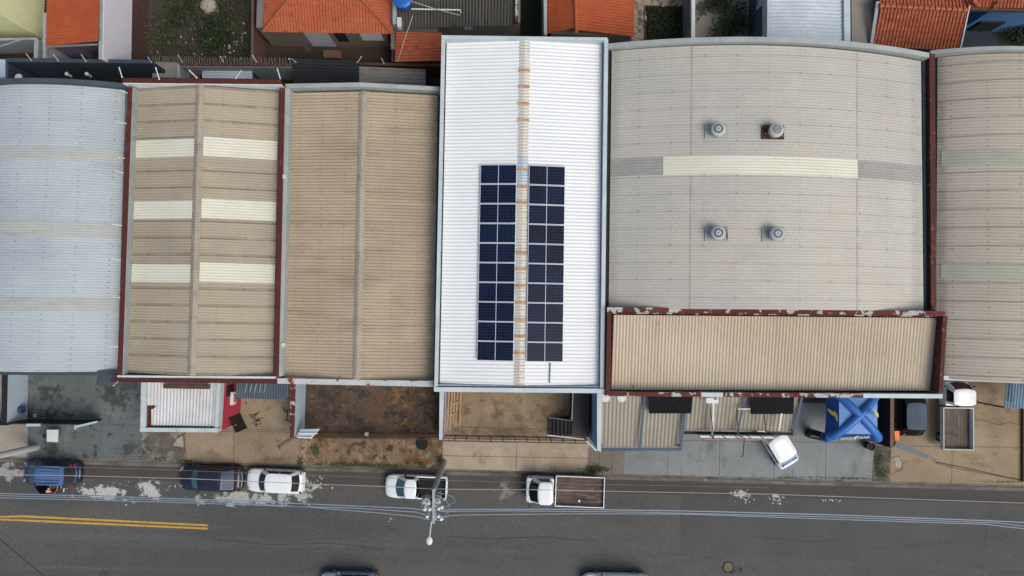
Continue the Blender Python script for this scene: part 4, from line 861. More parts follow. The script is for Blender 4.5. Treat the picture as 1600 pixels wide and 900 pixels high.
# ------------------------------------------------------------------ strip behind the warehouses (y 90-130)
mb = MB(); mb.pxprism([(8, 90.5), (236, 93.5), (235, 99), (9, 96.5)], 2.9, 0); tag(obj('back_wall', mb, M_navytop), 'long dark blue grey wall behind the blue grey vaulted warehouse', 'wall')
mb = MB(); mb.pxprism([(-90, 86), (8, 93), (8, 121), (-90, 117)], 2.95, 0, 0); mb.pxprism([(8.2, 97), (13, 98), (12.5, 121), (8.2, 121)], 2.9, 0, 1)
tag(obj('annex', mb, [M_wallblue, M_navytop]), 'light blue flat annex at the left photo edge behind the vaulted warehouse', 'annex')
mb = MB(); mb.face([P(-60, 95, .012), P(280, 97, .012), P(280, 160, .012), P(-60, 160, .012)][::-1]); struct('alley', mb, M_bedshade)
for k, (x, y) in enumerate(((111, 119), (142, 119))):
    mb = MB(); mb.lathe(P(x, y, 2.2), [(.09, 0), (.09, .4), (.13, .42), (.13, .5)], 10); tag(obj('vent_pipe', mb, M_whitep), ('left' if k == 0 else 'right')+' of two small pale vent pipes behind the vaulted warehouse', 'vent pipe')
mb = MB(); mb.lathe(P(29, 121, 5.5), [(.25, 0), (.2, .08), (.05, .1)], 14); tag(obj('dish', mb, M_whiteobj), 'small white dish behind the vaulted warehouse near the left photo edge', 'dish')
mb = MB(); mb.pxprism([(239, 96.5), (277, 97.5), (277, 121), (238, 121)], .9, 0); tag(obj('concrete_block', mb, M_c0), 'stained pale concrete platform behind the skylit brown warehouse', 'platform')
mb = MB(); mb.pxprism([(281, 96), (457, 98.5), (457, 104), (283, 102.5)], 2.8, 0, 0); mb.pxprism([(283, 102.8), (457, 104.2), (457, 105.2), (283, 103.8)], 2.74, 0, 1)
mb.pxprism([(277, 100), (281, 100), (281, 122), (277, 122)], 2.6, 0, 1)
tag(obj('back_wall', mb, [M_red, M_wallgrey]), 'grey rear wall with dark red coping under the razor wire', 'wall')
leanto('shed', 'small white corrugated shed roof behind the skylit brown warehouse', [(316, 108.5), (394, 110.5), (394, 123), (316, 122)], 1.9, M_wsheet, 'x', .2, M_brown, .03, 'shed')
mb = MB(); mb.pxprism([(284, 105), (312, 106), (312, 124), (284, 124)], 1.2, 0); tag(obj('brown_hutch', mb, M_brownw), 'flat brown hutch roof left of the small white shed', 'hutch')
mb = MB(); pts = []
for i in range(560):
    f = i/560; p = P(240+218*f, 93.5+3*f, 3.15); a = i*2*math.pi/14; pts.append(p+Vector((0.05*math.sin(a*.7), .27*math.cos(a), .27*math.sin(a))))
mb.tube(pts, .014, 4); tag(obj('razor_wire', mb, M_gsheet), 'coil of razor wire along the dark red coping below the empty lot', 'razor wire')
# electric fence rods
ROD = [((49, 94.5), (41, 84), 2.9, 'first rod from the left on the long dark blue back wall'), ((91.5, 95.5), (83, 85), 2.9, 'second rod from the left on the long dark blue back wall'), ((134.5, 96.5), (127, 85), 2.9, 'third rod from the left on the long dark blue back wall'),
       ((237, 98), (231, 89), 2.9, 'short rod at the right end of the dark blue back wall'), ((285, 97), (278, 86), 2.9, 'leftmost rod on the red coping by the empty lot'), ((349, 96), (344, 88), 2.9, 'middle rod on the red coping by the empty lot'), ((401, 97), (394, 86), 2.9, 'right rod on the red coping by the empty lot'),
       ((191, 121), (186, 105), 8.0, 'rod at the rear left corner of the skylit brown warehouse'), ((249, 124), (243, 105), 8.0, 'second rod from the left on the rear red parapet'), ((308, 122), (295, 109), 8.0, 'strongly tilted rod left of the ridge on the rear red parapet'),
       ((368, 123), (377, 110), 8.0, 'rod tilted to the right on the rear red parapet'), ((438, 123), (433, 107), 8.0, 'rod at the rear right corner of the skylit brown warehouse'),
       ((198, 145), (187, 141), 7.75, 'topmost rod leaning left off the left red parapet'), ((197, 193), (183, 190), 7.75, 'second rod down on the left red parapet'), ((194, 247), (186, 246), 7.75, 'third rod down, short, on the left red parapet'),
       ((192, 270), (180, 267), 7.75, 'fourth rod down on the left red parapet'), ((190, 352), (176, 350), 7.75, 'fifth rod down on the left red parapet'), ((188, 407), (176, 404), 7.75, 'sixth rod down on the left red parapet'), ((187, 465), (175, 464), 7.75, 'seventh rod down on the left red parapet'), ((184, 542), (170, 541), 7.75, 'lowest rod on the left red parapet'),
       ((456, 92), (462, 97), 3.2, 'rod at the corner of the charcoal shed roof'), ((184, 596), (177, 603), 7.6, 'rod hanging off the front left corner of the skylit warehouse'), ((558, 98), (565, 88), 3.0, 'thin rod right of the charcoal shed roof'), ((600, 99), (596, 91), 2.4, 'thin rod behind the old grey shed roof')]
for (bx, by), (tx, ty), z, lab in ROD:
    mb = MB(); a = P(bx, by, z); c = P(tx, ty, z+.55); mb.tube([a, a.lerp(c, .12), c], [.045, .032, .032], 6)
    tag(obj('fence_rod', mb, M_whiteobj), 'thin white fence rod, '+lab, 'fence rod', 'white electric fence rods')

# ------------------------------------------------------------------ front yards
def rwall(name, label, poly, z, mtop, mface, cat='wall', lip=1.0):
    """yard wall: rendered body with a coping on top"""
    t = thing(name, label, cat, P(sum(p[0] for p in poly)/len(poly), sum(p[1] for p in poly)/len(poly)))
    top = [P(x, y, z) for x, y in poly]; mb = MB(); mb.prism([p-Vector((0, 0, .06)) for p in top], 0); obj('wall_body', mb, mface, t)
    c = sum(top, Vector((0, 0, 0)))/len(top); mb = MB(); mb.prism([c+(p-c)*1.004 for p in top], z-.055); obj('coping', mb, mtop, t); return t
rwall('yard_wall', 'pale blue wall with dark coping at the left edge of the grey stained yard', [(3, 560), (12, 560), (10, 661), (2, 661)], 2.15, M_dark, M_wallblue)
t = thing('wall_reel', 'round dark blue reel fixed to the pale blue yard wall', 'reel', P(31, 640, 1))
mb = MB(); a = P(31, 640, .95); mb.cyl(a, a+Vector((.25, 0, 0)), .26, 18); obj('drum', mb, M_bluepaint, t); mb = MB(); mb.tube([a+Vector((.2, .1, .2)), a+Vector((.45, .1, .22)), a+Vector((.45, -.1, -.1)), a+Vector((.2, -.1, -.2))], .02, 6); obj('handle', mb, M_bluepaint, t)
mb = MB(); mb.prism([P(52, 647, .3), P(55, 647, .3), P(55, 652, .3), P(52, 652, .3)], .12); tag(obj('small_box', mb, M_whiteobj), 'tiny white box on the stained yard near the black gate', 'box')
# gates
def gate(name, label, a, c, h, m, n, solid=False, rails=(.15, 1.0), th=.04, barw=.025):
    t = thing(name, label, 'gate', P(*a)); A, C_ = P(*a, .12), P(*c, .12); d = C_-A
    mb = MB()
    for f in rails: mb.beam(A+Vector((0, 0, h*f)), C_+Vector((0, 0, h*f)), th, .05)
    for q in (A, C_): mb.beam(q, q+Vector((0, 0, h)), .06, .06)
    obj('frame', mb, m, t)
    mb = MB()
    if solid: mb.beam(A+Vector((0, 0, h/2)), C_+Vector((0, 0, h/2)), .03, h*.96)
    else:
        for k in range(1, n): q = A.lerp(C_, k/n); mb.box((q.x, q.y, .12+h/2), (barw, barw, h*.94))
    obj('panel' if solid else 'bars', mb, m, t); return t
gate('sliding_gate', 'black sheet gate across the mouth of the grey stained yard', (44, 655), (159, 656), 2.0, M_black, 30, True)
gate('sliding_gate', 'short black gate left of the pale blue yard wall end', (-40, 657), (40, 657), 2.0, M_black, 10, True)
mb = MB(); mb.beam(P(42, 664, 2.2), P(63, 664, 2.2), .18, .1); tag(obj('gate_rail', mb, M_wallblue), 'short pale rail piece above the pale blue yard wall end', 'rail'); mb = MB(); mb.beam(P(118, 667, 2.3), P(152, 659, 2.3), .14, .1); mb.beam(P(118, 664, 2.2), P(118, 671, 2.2), .1, .1)
tag(obj('gate_rail', mb, M_wallblue), 'slanting pale rail at the right end of the black sheet gate', 'rail')
t = thing('sign_board', 'flat white square board on a low stand in front of the black sheet gate', 'board', P(82, 680))
mb = MB(); mb.prism([P(73, 671.5, .8), P(91, 671.5, .8), P(90, 691, .8), P(73, 690, .8)], .74); obj('board', mb, M_whitep, t)
mb = MB(); q = P(80, 679); mb.box((q.x, q.y, .42), (.25, .25, .64)); obj('stand', mb, M_dark, t)
# recess boxes under B1
mb = MB(); mb.pxprism([(133, 586), (152, 586), (152, 602), (133, 602)], .5, .12); tag(obj('utility_box', mb, M_c1), 'low grey concrete box against the vaulted warehouse front', 'box')
mb = MB(); mb.pxprism([(154, 586), (212, 588), (212, 603), (154, 602)], 2.6, 2.5); tag(obj('door_canopy', mb, M_navytop), 'dark navy flat canopy beside the low grey box', 'canopy')
# small building with pink wall
b = thing('small_building', 'small block with white ribbed roof and crimson side wall before the skylit warehouse', 'building', P(285, 640))
mb = MB(); mb.pxprism([(221, 592), (344.5, 593), (339.5, 675), (219.5, 674)], 3.9, 0); obj('wall', mb, M_pink, b)
rs = Roof([(231, 594), (339, 595), (335, 668), (229, 667)], 4.0, 0, 'flat', 'y', .22, .03); obj('roof', rs.patch(0, 1, 0, 1), M_wrsheet, b)
mb = MB(); mb.pxprism([(220.5, 592), (229, 592), (227, 668), (219, 668)], 4.25, 3.6); mb.pxprism([(339, 593), (345, 593), (340.5, 668), (335.3, 668)], 4.25, 3.6); mb.pxprism([(218.8, 668.3), (340.5, 669.3), (339.5, 675.7), (218.5, 674.7)], 4.25, 3.6); obj('parapet', mb, M_zincl, b)
mb = MB(); mb.pxprism([(229.5, 634), (243, 634), (241, 638), (236, 640), (236, 667), (228.5, 667)], 4.06, 4.0); obj('rust_flashing', mb, M_red, b)
mb = MB(); mb.pxprism([(236, 665), (334, 666.5), (334, 668), (236, 667)], 4.05, 3.9); obj('front_gutter', mb, M_dark, b)
mb = MB(); mb.pxprism([(255, 600), (326, 601), (326, 608), (255, 607)], 4.35, 4.15); tag(obj('roof_beam', mb, M_brown), 'brown beam lying on the white ribbed roof of the small block', 'beam')
e = P(362, 606, 1.6); mb = MB(); mb.box((e.x-.1, e.y, 2.2), (.5, 1.0, 1.2)); obj('window', mb, M_dark, b)
t = thing('air_conditioner', 'white box unit hung on the crimson wall', 'air conditioner', P(362, 622, 1.4)); c = P(363, 622, 1.8)
mb = MB(); mb.box(c, (.35, .9, .6)); obj('case', mb, M_whiteobj, t, bevel=.03); mb = MB(); mb.box(c+Vector((.19, 0, 0)), (.02, .55, .45)); obj('grille', mb, M_gsheet, t); mb = MB(); mb.box(c+Vector((-.1, 0, -.34)), (.5, .7, .05)); obj('bracket', mb, M_zinc, t)
t = thing('wall_rack', 'dark slatted iron rack fixed on the crimson wall', 'rack', P(352, 636, 1.5))
mb = MB()
for k in range(4): c = P(351, 628+k*5.5, 2.3); mb.box(c, (.5, .12, .05), .25)
mb.beam(P(347, 627, 2.3), P(348, 647, 2.3), .05, .05); mb.beam(P(354, 626, 2.3), P(354, 645, 2.3), .05, .05); obj('slats', mb, M_wood, t)
gate('swing_gate', 'open dark sheet gate leaf beside the crimson wall', (369, 632), (386, 668), 2.0, M_black, 6, True)
mb = MB(); mb.tube([P(343, 671, 1.9), P(369, 664, 1.9)], .04); mb.tube([P(360, 655, 2), P(369, 676, 2)], .03); tag(obj('gate_brace', mb, M_galv), 'thin pale brace bars at the foot of the crimson wall', 'brace')
leanto('awning', 'navy corrugated awning under the skylit warehouse front', [(369, 590), (450, 592), (448, 625), (367, 623)], 3.1, M_navysheet, 'y', .17, M_brown, .03, 'awning', -.2)
mb = MB()
for k in range(5): x = 387+k*7.3; mb.tube([P(x, 595, 3.6), P(x-4, 613+k*.3, 3.3)], .018, 5)
tag(obj('hanging_wires', mb, M_cablew), 'five thin pale wires over the navy awning', 'wires')
rwall('yard_wall', 'wall with peeling red coping and pale blue side before the plain brown warehouse', [(454, 594), (462, 594), (459.5, 683), (452.5, 683)], 2.5, M_redp, M_wallblue)
b = thing('gate_box', 'pale blue grey entrance hood at the end of the red coped wall', 'hood', P(480, 678))
mb = MB(); mb.prism([P(462, 683, 2.2), P(488, 684, 2.2), P(500, 670, 2.2), P(470, 671, 2.2)], 2.1); obj('slab', mb, M_wallblue, b)
mb = MB(); mb.beam(P(468, 677, 2.3), P(496, 677, 2.3), .08, .06); mb.beam(P(465, 683, 2.27), P(488, 684, 2.27), .1, .1); obj('rail', mb, M_whiteobj, b); mb = MB(); q = P(470, 672); mb.box((q.x, q.y, 1.1), (.2, .2, 1.98)); q = P(492, 672); mb.box((q.x, q.y, 1.1), (.1, .1, 1.98)); obj('post', mb, M_gutter, b)
mb = MB(); mb.beam(P(434, 697, 2.0), P(462, 679, 2.0), .12, .12); mb.beam(P(437, 699, 1.9), P(464, 681, 1.9), .06, .08); mb.beam(P(434, 697, 2.0), P(438, 702, 2.0), .06, .06); tag(obj('swing_barrier', mb, M_brown), 'dark double arm reaching out from the pale entrance hood', 'barrier')
gate('grille_fence', 'dark barred fence across the dirty brown yard', (475, 677), (689, 679), 1.9, M_brown, 90, False, (.06, .5, .97))
mb = MB(); mb.prism([P(570, 676, .9), P(575, 676, .9), P(575, 682, .9), P(570, 682, .9)], .7); tag(obj('letter_box', mb, M_whiteobj), 'small white letter box on the dark barred fence', 'letter box')
rwall('yard_wall', 'pale blue wall between the dirty brown yard and the tan yard', [(687, 606), (694, 606), (691, 687), (686, 687)], 2.6, M_zincl, M_bluew)
# leaning bars in yard 4
t = thing('timber_rack', 'leaning rack of pale and pinkish bars against the tan yard wall', 'timber rack', P(707, 645))
for x0, x1, y1, m, z in ((697, 695, 676, M_pinkwood, 1.9), (702, 699, 671, M_pinkwood, 1.8), (707, 703, 672, M_wood, 1.5), (711, 708, 664, M_wood, 1.2), (716, 712, 667, M_wood, .8), (720, 719, 664, M_wood, .5)):
    mb = MB(); mb.beam(P(x0, 604, z+.2), P(x1, y1, z), .11, .08); obj('bar', mb, m, t)
mb = MB(); mb.beam(P(703, 632, 1.75), P(718, 628, 1.0), .09, .07); obj('cross_bar', mb, M_wood, t); mb = MB(); mb.beam(P(700, 650, 1.8), P(712, 646, 1.3), .09, .07); obj('cross_bar', mb, M_wood, t)
gate('sliding_gate', 'dark iron sliding gate across the tan yard', (694, 681), (915, 685), 1.9, M_brown, 12, False, (.05, .5, .97), .07, .05)
rwall('yard_wall', 'tall blue wall with pale coping right of the black stairs', [(933, 608), (941, 608), (939, 706), (933, 703)], 5.0, M_zincl, M_bluew)
t = thing('staircase', 'black outdoor stairs with landing in the corner of the tan yard', 'stairs', P(895, 660))
mb = MB(); mb.pxprism([(895, 600), (922, 600), (920, 683), (893, 681)], 2.1, .12); obj('landing', mb, M_black, t)
for k in range(6):
    x0 = 858+k*6.1; mb = MB(); z = .45+k*.27; mb.pxprism([(x0, 655), (x0+6, 655), (x0+6, 681.5), (x0, 681)], z, .12); obj('step', mb, M_black, t)
mb = MB(); H_ = Vector((0, 0, .9)); pl = [P(895.5, 603, 3), P(893.5, 657, 3), P(858, 652.5, 1.7)]; mb.tube(pl, .04, 8)
for q in (P(895.5, 606, 3), P(894.5, 630, 3), P(893.5, 655, 3)): mb.tube([q, q-H_], .03, 6)
mb.tube([P(859, 652.8, 1.7), P(859, 652.8, 1.7)-Vector((0, 0, 1.2))], .03, 6); obj('handrail', mb, M_galv, t)
mb = MB(); mb.beam(P(855, 680, 1.9), P(912, 686, 1.9), .07, .06); mb.beam(P(916, 689, 2), P(932, 704, 2), .1, .1); tag(obj('pale_rail', mb, M_whitep), 'pale rail along the foot of the black stairs', 'rail')
# shop canopies
C1, c1r = leanto('canopy', 'larger beige ribbed canopy roof reaching furthest towards the pavement', [(940, 600), (1071, 601), (1064, 699), (938.5, 699)], 3.6, M_can, 'y', .26, M_bluepaint, .03, 'canopy', -.25)
C2, c2r = leanto('canopy', 'shorter beige ribbed canopy roof beside the white parked car', [(1071.5, 601), (1250, 603), (1243, 675), (1067, 672)], 3.6, M_can, 'y', .26, M_bluepaint, .03, 'canopy', -.25)
mb = MB(); mb.beam(P(938, 702.5, 3.42), P(1063, 702.5, 3.42), .14, .14); obj('edge_beam', mb, M_bluepaint, C1)
mb = MB(); mb.beam(P(938, 600, 3.7), P(936.5, 703, 3.5), .10, .14); obj('side_beam', mb, M_bluepaint, C1)
mb = MB(); mb.beam(P(1065, 676, 3.35), P(1242, 678, 3.35), .18, .14); obj('edge_beam', mb, M_dark, C2)
def bar(name, label, a, c, z, wd, m, cat, h=.09):
    mb = MB(); mb.beam(P(*a, z), P(*c, z), wd, h); return tag(obj(name, mb, m), label, cat)
bar('beam', 'blue beam across the middle of the larger canopy', (1008, 612), (999, 703), 3.75, .13, M_bluepaint, 'beam')
bar('beam', 'blue beam at the joint between the two beige canopies', (1074, 612), (1063, 704), 3.75, .16, M_bluepaint, 'beam')
bar('beam', 'slanted blue beam in the middle of the shorter canopy', (1166, 612), (1152, 678), 3.75, .10, M_bluepaint, 'beam')
bar('beam', 'blue beam along the right edge of the shorter canopy', (1255, 610), (1240, 680), 3.65, .16, M_bluepaint, 'beam')
mb = MB(); mb.prism([P(1013, 606, 3.95), P(1083.5, 606, 3.95), P(1080, 646, 3.95), P(1014, 646, 3.95)], 3.88); tag(obj('black_panel', mb, M_blackp), 'clean black sheet panel on the larger canopy', 'panel')
mb = MB(); mb.prism([P(1172.5, 606, 3.95), P(1242.5, 606, 3.95), P(1239.5, 647, 3.95), P(1173, 647, 3.95)], 3.88); tag(obj('black_panel', mb, M_blackp), 'black sheet panel with pale streaks on the shorter canopy', 'panel')
t = thing('sign_post', 'white plate on a white arm lying over the shorter canopy', 'sign', P(1113, 650, 3.7))
mb = MB(); mb.box(P(1113, 626, 4.1), (.82, .36, .06)); obj('plate', mb, M_whiteobj, t); mb = MB(); mb.box(P(1118, 623.5, 4.15), (.16, .08, .05)); obj('plate_mark', mb, M_dark, t); mb = MB(); mb.beam(P(1115, 630, 4.0), P(1113, 680, 3.9), .12, .08); obj('arm', mb, M_whiteobj, t)
bar('white_bar', 'short white tube below the streaked black panel', (1221, 646), (1217, 673), 4.0, .12, M_whiteobj, 'tube')
bar('white_bar', 'thin horizontal white tube left of the streaked black panel', (1153, 639), (1172, 639), 3.9, .07, M_whiteobj, 'tube')
for a, c, lab in ((((1110, 638)), ((1115, 684)), 'dark stay crossing the white sign arm'), ((1151, 638), (1154, 680), 'dark stay crossing the slanted blue beam'), ((1194, 646), (1197, 682), 'dark stay below the streaked black panel')):
    bar('stay_bar', lab, a, c, 4.1, .05, M_brown, 'stay bar')
t = thing('fascia_sign', 'long narrow shop sign seen from above along the shorter canopy front', 'sign', P(1150, 683))
mb = MB(); mb.prism([P(1093, 680.5, 4.0), P(1213, 682, 4.0), P(1213, 685.5, 4.0), P(1096, 684.5, 4.0)], 3.1); obj('sign_box', mb, M_whitep, t)
mb = MB(); mb.prism([P(1100, 686, 3.9), P(1195, 686.5, 3.9), P(1195, 688, 3.9), P(1100, 687.5, 3.9)], 3.2); obj('sign_face', mb, M_pinkwood, t)
for k in range(6): x = 1108+k*19.5; mb = MB(); mb.beam(P(x, 679.5, 4.08), P(x+7, 685, 4.08), .05, .05); obj('bracket', mb, M_brown, t)
mb = MB(); mb.tube([P(1156, 682, 4.05), P(1163, 684, 4.2), P(1162, 700, 4.2), P(1161, 712, 4.2), P(1157, 714, 4.2)], .035, 6); tag(obj('lamp_arm', mb, M_brown), 'thin dark curved arm reaching from the shop sign over the yard', 'lamp arm')
mb = MB(); mb.prism([P(1065, 676, 3), P(1067, 676, 3), P(1067, 689, 3), P(1065, 689, 3)], 2.4); tag(obj('small_sign', mb, M_whiteobj), 'small white sign on edge beside the blue joint beam', 'sign')
for x, s in ((930+6, 'left'), (961, 'right')):
    mb = MB(); p = P(x+8, 624, 4.6) ; mb.lathe(c1r.on(x+10, 621, .02), [(.32, 0), (.3, .05), (.1, .06)], 16); tag(obj('roof_cover', mb, M_whitep), s+' of two pale round covers at the top of the larger canopy', 'roof cover')

# ------------------------------------------------------------------ inflatable tent
t = thing('inflatable_tent', 'blue inflatable promotional tent with crossed tubes and yellow print', 'tent', P(1326, 640, .12)); TO = t
zi, zo = 3.3, 2.35
cI = P(1341, 648, zi); hI = 1.30; cO = Vector((cI.x, cI.y, zo)); hO = 1.92; hT = 1.72
inn = [Vector((cI.x+sx*hI, cI.y+sy*hI, zi)) for sx, sy in ((-1, -1), (1, -1), (1, 1), (-1, 1))]
out = [Vector((cO.x+sx*hO, cO.y+sy*hO, zo)) for sx, sy in ((-1, -1), (1, -1), (1, 1), (-1, 1))]
mb = MB(); apex = Vector((cI.x, cI.y, zi+.15))
for i in range(4): mb.face([inn[i], inn[(i+1) % 4], apex])
obj('roof_fabric', mb, M_tentl, t)
for i in range(4):
    a, c, d, e = out[i], out[(i+1) % 4], inn[(i+1) % 4], inn[i]
    mb = MB(); rows = []
    for k in range(9):
        f = k/8; sag = .10*math.sin(math.pi*f); inw = (cO-(a+c)/2).normalized()*sag
        rows.append([(a.lerp(c, f)+inw*1.6), a.lerp(c, f).lerp(e.lerp(d, f), .5)+inw*.6-Vector((0, 0, sag*.3)), e.lerp(d, f)])
    mb.grid(rows); obj('skirt', mb, M_tent, t, smooth=True)
for s1, s2 in (((-1, -1), (1, 1)), ((1, -1), (-1, 1))):
    mb = MB(); pts = []; A = Vector((cO.x+s1[0]*hT, cO.y+s1[1]*hT, 0)); B_ = Vector((cO.x+s2[0]*hT, cO.y+s2[1]*hT, 0))
    prof = [(-.01, 1.95), (-.005, 2.3), (.015, 2.62), (.06, 2.92), (.12, 3.1), (.2, 3.28), (.35, 3.46), (.5, 3.52)]
    prof = prof+[(1-f, z) for f, z in prof[-2::-1]]
    for f, z in prof: p = A.lerp(B_, f); pts.append(Vector((p.x, p.y, z)))
    rs_ = [.31]*4+[.29]*7+[.31]*4
    mb.tube(pts, rs_, 18); obj('arch_tube', mb, M_tentt, t, smooth=True)
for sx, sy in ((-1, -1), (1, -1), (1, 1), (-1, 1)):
    mb = MB(); mb.tube([Vector((cO.x+sx*(hT+.25), cO.y+sy*(hT+.12), .13)), Vector((cO.x+sx*(hT+.18), cO.y+sy*(hT+.1), .5)), Vector((cO.x+sx*(hT+.05), cO.y+sy*(hT+.03), 2.1))], [.33, .34, .30], 18); obj('leg', mb, M_legshade, t, smooth=True)
# emblem and lettering on the skirts
def plane_of(i):
    a, c, d = out[i], out[(i+1) % 4], inn[i]; n = (c-a).cross(d-a).normalized()
    if n.z < 0: n = -n
    return a, n
def decal(name, polypx, i, m, lift=.07):
    p0, n = plane_of(i); mb = MB(); pts = [PP(x, y, p0+n*lift, n) for x, y in polypx]
    mb.face(pts); mb.face([p-n*.01 for p in reversed(pts)])
    k = len(pts)
    for j in range(k): mb.face([pts[j], pts[(j+1) % k], pts[(j+1) % k]-n*.01, pts[j]-n*.01])
    return obj(name, mb, m, TO)
W9 = [(285, 255), (318, 262), (352, 285), (378, 303), (388, 288), (402, 292), (412, 318), (432, 335), (434, 372), (441, 440), (424, 425), (410, 378), (392, 352), (372, 352), (350, 338), (322, 305), (300, 280)]
decal('winged_emblem', [(1260+x/9, 610+y/9) for x, y in W9], 3, M_yellowemb)
W2 = [(975, 262), (985, 270), (1000, 312), (1012, 325), (1020, 308), (1030, 330), (1036, 378), (1022, 372), (1000, 350), (986, 330), (978, 295)]
decal('winged_emblem', [(1260+x/9-2, 610+y/9) for x, y in W2], 1, M_yellowemb, .10)
def lettering(text, i, x0, y0, x1, y1, hpx, m, shear=.35, lift=.10, plane=None, parent=None):
    cu = bpy.data.curves.new('lettering', 'FONT'); cu.body = text; cu.size = 1; cu.shear = shear; cu.extrude = 0; cu.offset = .012; cu.space_character = 1.05
    to = bpy.data.objects.new('lettering_tmp', cu); COL.objects.link(to); bpy.context.view_layer.update()
    me = bpy.data.meshes.new_from_object(to.evaluated_get(bpy.context.evaluated_depsgraph_get()))
    bpy.data.objects.remove(to); xs = [v.co.x for v in me.vertices]; ys = [v.co.y for v in me.vertices]; xa, xb, yb = min(xs), max(xs), max(ys)
    p0, n = plane or plane_of(i); mb = MB()
    mb.v = []
    for v in me.vertices:
        f = (v.co.x-xa)/(xb-xa); h = v.co.y/yb*hpx
        mb.v.append(tuple(PP(x0+(x1-x0)*f, y0+(y1-y0)*f-h, p0+n*lift, n)))
    mb.f = [tuple(p.vertices) for p in me.polygons]; mb.m = [0]*len(mb.f); bpy.data.meshes.remove(me)
    return obj('lettering', mb, m, parent or TO)
lettering('GOOD', 0, 1313.5, 687.3, 1334, 686.3, 3.6, M_yellowlet); lettering('YEAR', 0, 1339.5, 686, 1358.5, 684.5, 3.6, M_yellowlet)
decal('winged_emblem', [(1334, 685.8), (1336.5, 682.3), (1341.5, 680.6), (1340, 682.8), (1337.8, 684.2), (1337, 686.2), (1335.4, 687.2)], 0, M_yellowlet, .10)
# print on the shaded leg: a flat print following the leg's south-east side
lg = Vector((cO.x-(hO+.12), cO.y-(hO+.12), 0)); nrm = Vector((0, -.25, .97)).normalized()
A = P(1267, 682.5, .7); lettering('GOODYEAR', 0, 1267, 682.0, 1284, 685.5, 2.6, M_yellowemb, lift=0, plane=(P(1276, 684, 1.95), Vector((-.45, .25, .85)).normalized()))

# dark wall, orange box, gate arm at right yard
rwall('yard_wall', 'dark navy wall right of the blue inflatable tent', [(1391.5, 592), (1397, 592), (1396.5, 699), (1391, 700)], 1.75, M_brownw, M_navywall)
t = thing('orange_box', 'bright orange cabinet at the end of the navy wall', 'cabinet', P(1401, 683)); mb = MB(); mb.prism([P(1398, 674, 1.2), P(1405, 674, 1.2), P(1405, 693, 1.2), P(1398.5, 693, 1.2)], .12); obj('body', mb, M_orange, t, bevel=.03)
mb = MB(); mb.prism([P(1397.7, 673.6, 1.25), P(1405.4, 673.6, 1.25), P(1405.4, 693.4, 1.25), P(1398.2, 693.4, 1.25)], 1.203); obj('lid', mb, M_orange, t)
t = thing('barrier_gate', 'grey blue gate leaf swung open beyond the orange cabinet', 'gate', P(1430, 706))
mb = MB(); mb.beam(P(1398, 693.5, 1.6), P(1450, 714, 1.6), .32, .12); obj('leaf', mb, M_gutter, t); mb = MB(); mb.beam(P(1449, 713, 1.55), P(1463, 719, 1.55), .14, .1); mb.beam(P(1459, 717, 1.5), P(1460, 722, 1.5), .06, .06); obj('arm', mb, M_gutter, t)
mb = MB(); mb.beam(P(1399, 694, .14), P(1399, 694, 1.6), .1, .1); obj('post', mb, M_gutter, t)
t = thing('drum', 'dark drum with maroon contents near the front edge of the inflatable tent', 'drum', P(1353, 695)); c = P(1354, 695, .12)
mb = MB(); mb.lathe(c, [(.24, 0), (.28, .08), (.28, .65), (.30, .66), (.30, .72), (.25, .72), (.25, .6)], 18); obj('body', mb, M_black, t); mb = MB(); mb.lathe(c, [(.24, .61), (.12, .66), (.03, .68)], 12); obj('contents', mb, mat('maroon_dark', '26100f', '301514', 2, fine=.1), t)
leanto('awning', 'steel blue corrugated awning cut by the right photo edge', [(1574, 592), (1640, 595), (1640, 640), (1571.5, 638)], 3.0, M_bluesheet, 'y', .2, M_brown, .03, 'awning', -.15)
mb = MB(); mb.beam(P(1582, 600, 3.15), P(1580, 629, 3.1), .1, .05); tag(obj('strip', mb, M_navytop), 'dark strip on the steel blue awning', 'strip')
mb = MB(); mb.pxprism([(1599, 600), (1603, 600), (1603, 752), (1599, 752)], .35, 0); tag(obj('yard_wall', mb, M_brown), 'dark brown wall at the right photo edge', 'wall')
mb = MB(); mb.face([P(657-14, 0, 0)]*3) if False else None
mb = MB(); mb.lathe(P(659, 693, .12), [(.46, 0), (.46, .02), (.42, .025)], 22); tag(obj('manhole_cover', mb, M_dark), 'black round manhole cover in the stained pavement left of the pole', 'manhole cover')
t = thing('manhole', 'round manhole with pale sandy lid in the asphalt near the lower photo edge', 'manhole', P(1138, 886)); mb = MB(); mb.lathe(P(1138, 886, .008), [(.40, 0), (.40, .012), (.31, .012)], 24); obj('ring', mb, M_dark, t)
mb = MB(); mb.lathe(P(1138, 886, .01), [(.31, 0), (.31, .02), (.1, .022)], 24); obj('lid', mb, mat('sandy_lid', '5f583f', '6d654a', 3, fine=.2), t)
# grass tufts along kerbs
def tuft(cx, cy, rx, ry):
    return lambda rr: P(cx+rr.gauss(0, rx), cy+rr.gauss(0, ry), .13+abs(rr.gauss(0, .06)))
mb = MB()
for cx, cy, rx, ry, n in ((932, 733, 11, 3, 500), (1372, 728, 3, 12, 260), (1376, 715, 4, 4, 120), (545, 726, 28, 2.2, 500), (492, 702, 4, 4, 160), (470, 722, 3, 5, 160), (245, 717, 6, 2, 120), (290, 720, 10, 1.5, 120), (600, 729, 22, 2, 260), (1330, 748, 20, 1, 150), (1250, 746.5, 30, .8, 150), (650, 722, 9, 3, 150), (1378, 740, 5, 5, 160), (1565, 753, 20, .8, 100)):
    leafmass(mb, n, tuft(cx, cy, rx, ry), .02, .06, rr)
tag(obj('grass', mb, M_leaf), 'grass and moss along the kerb and slab edges', 'grass', kind='stuff')

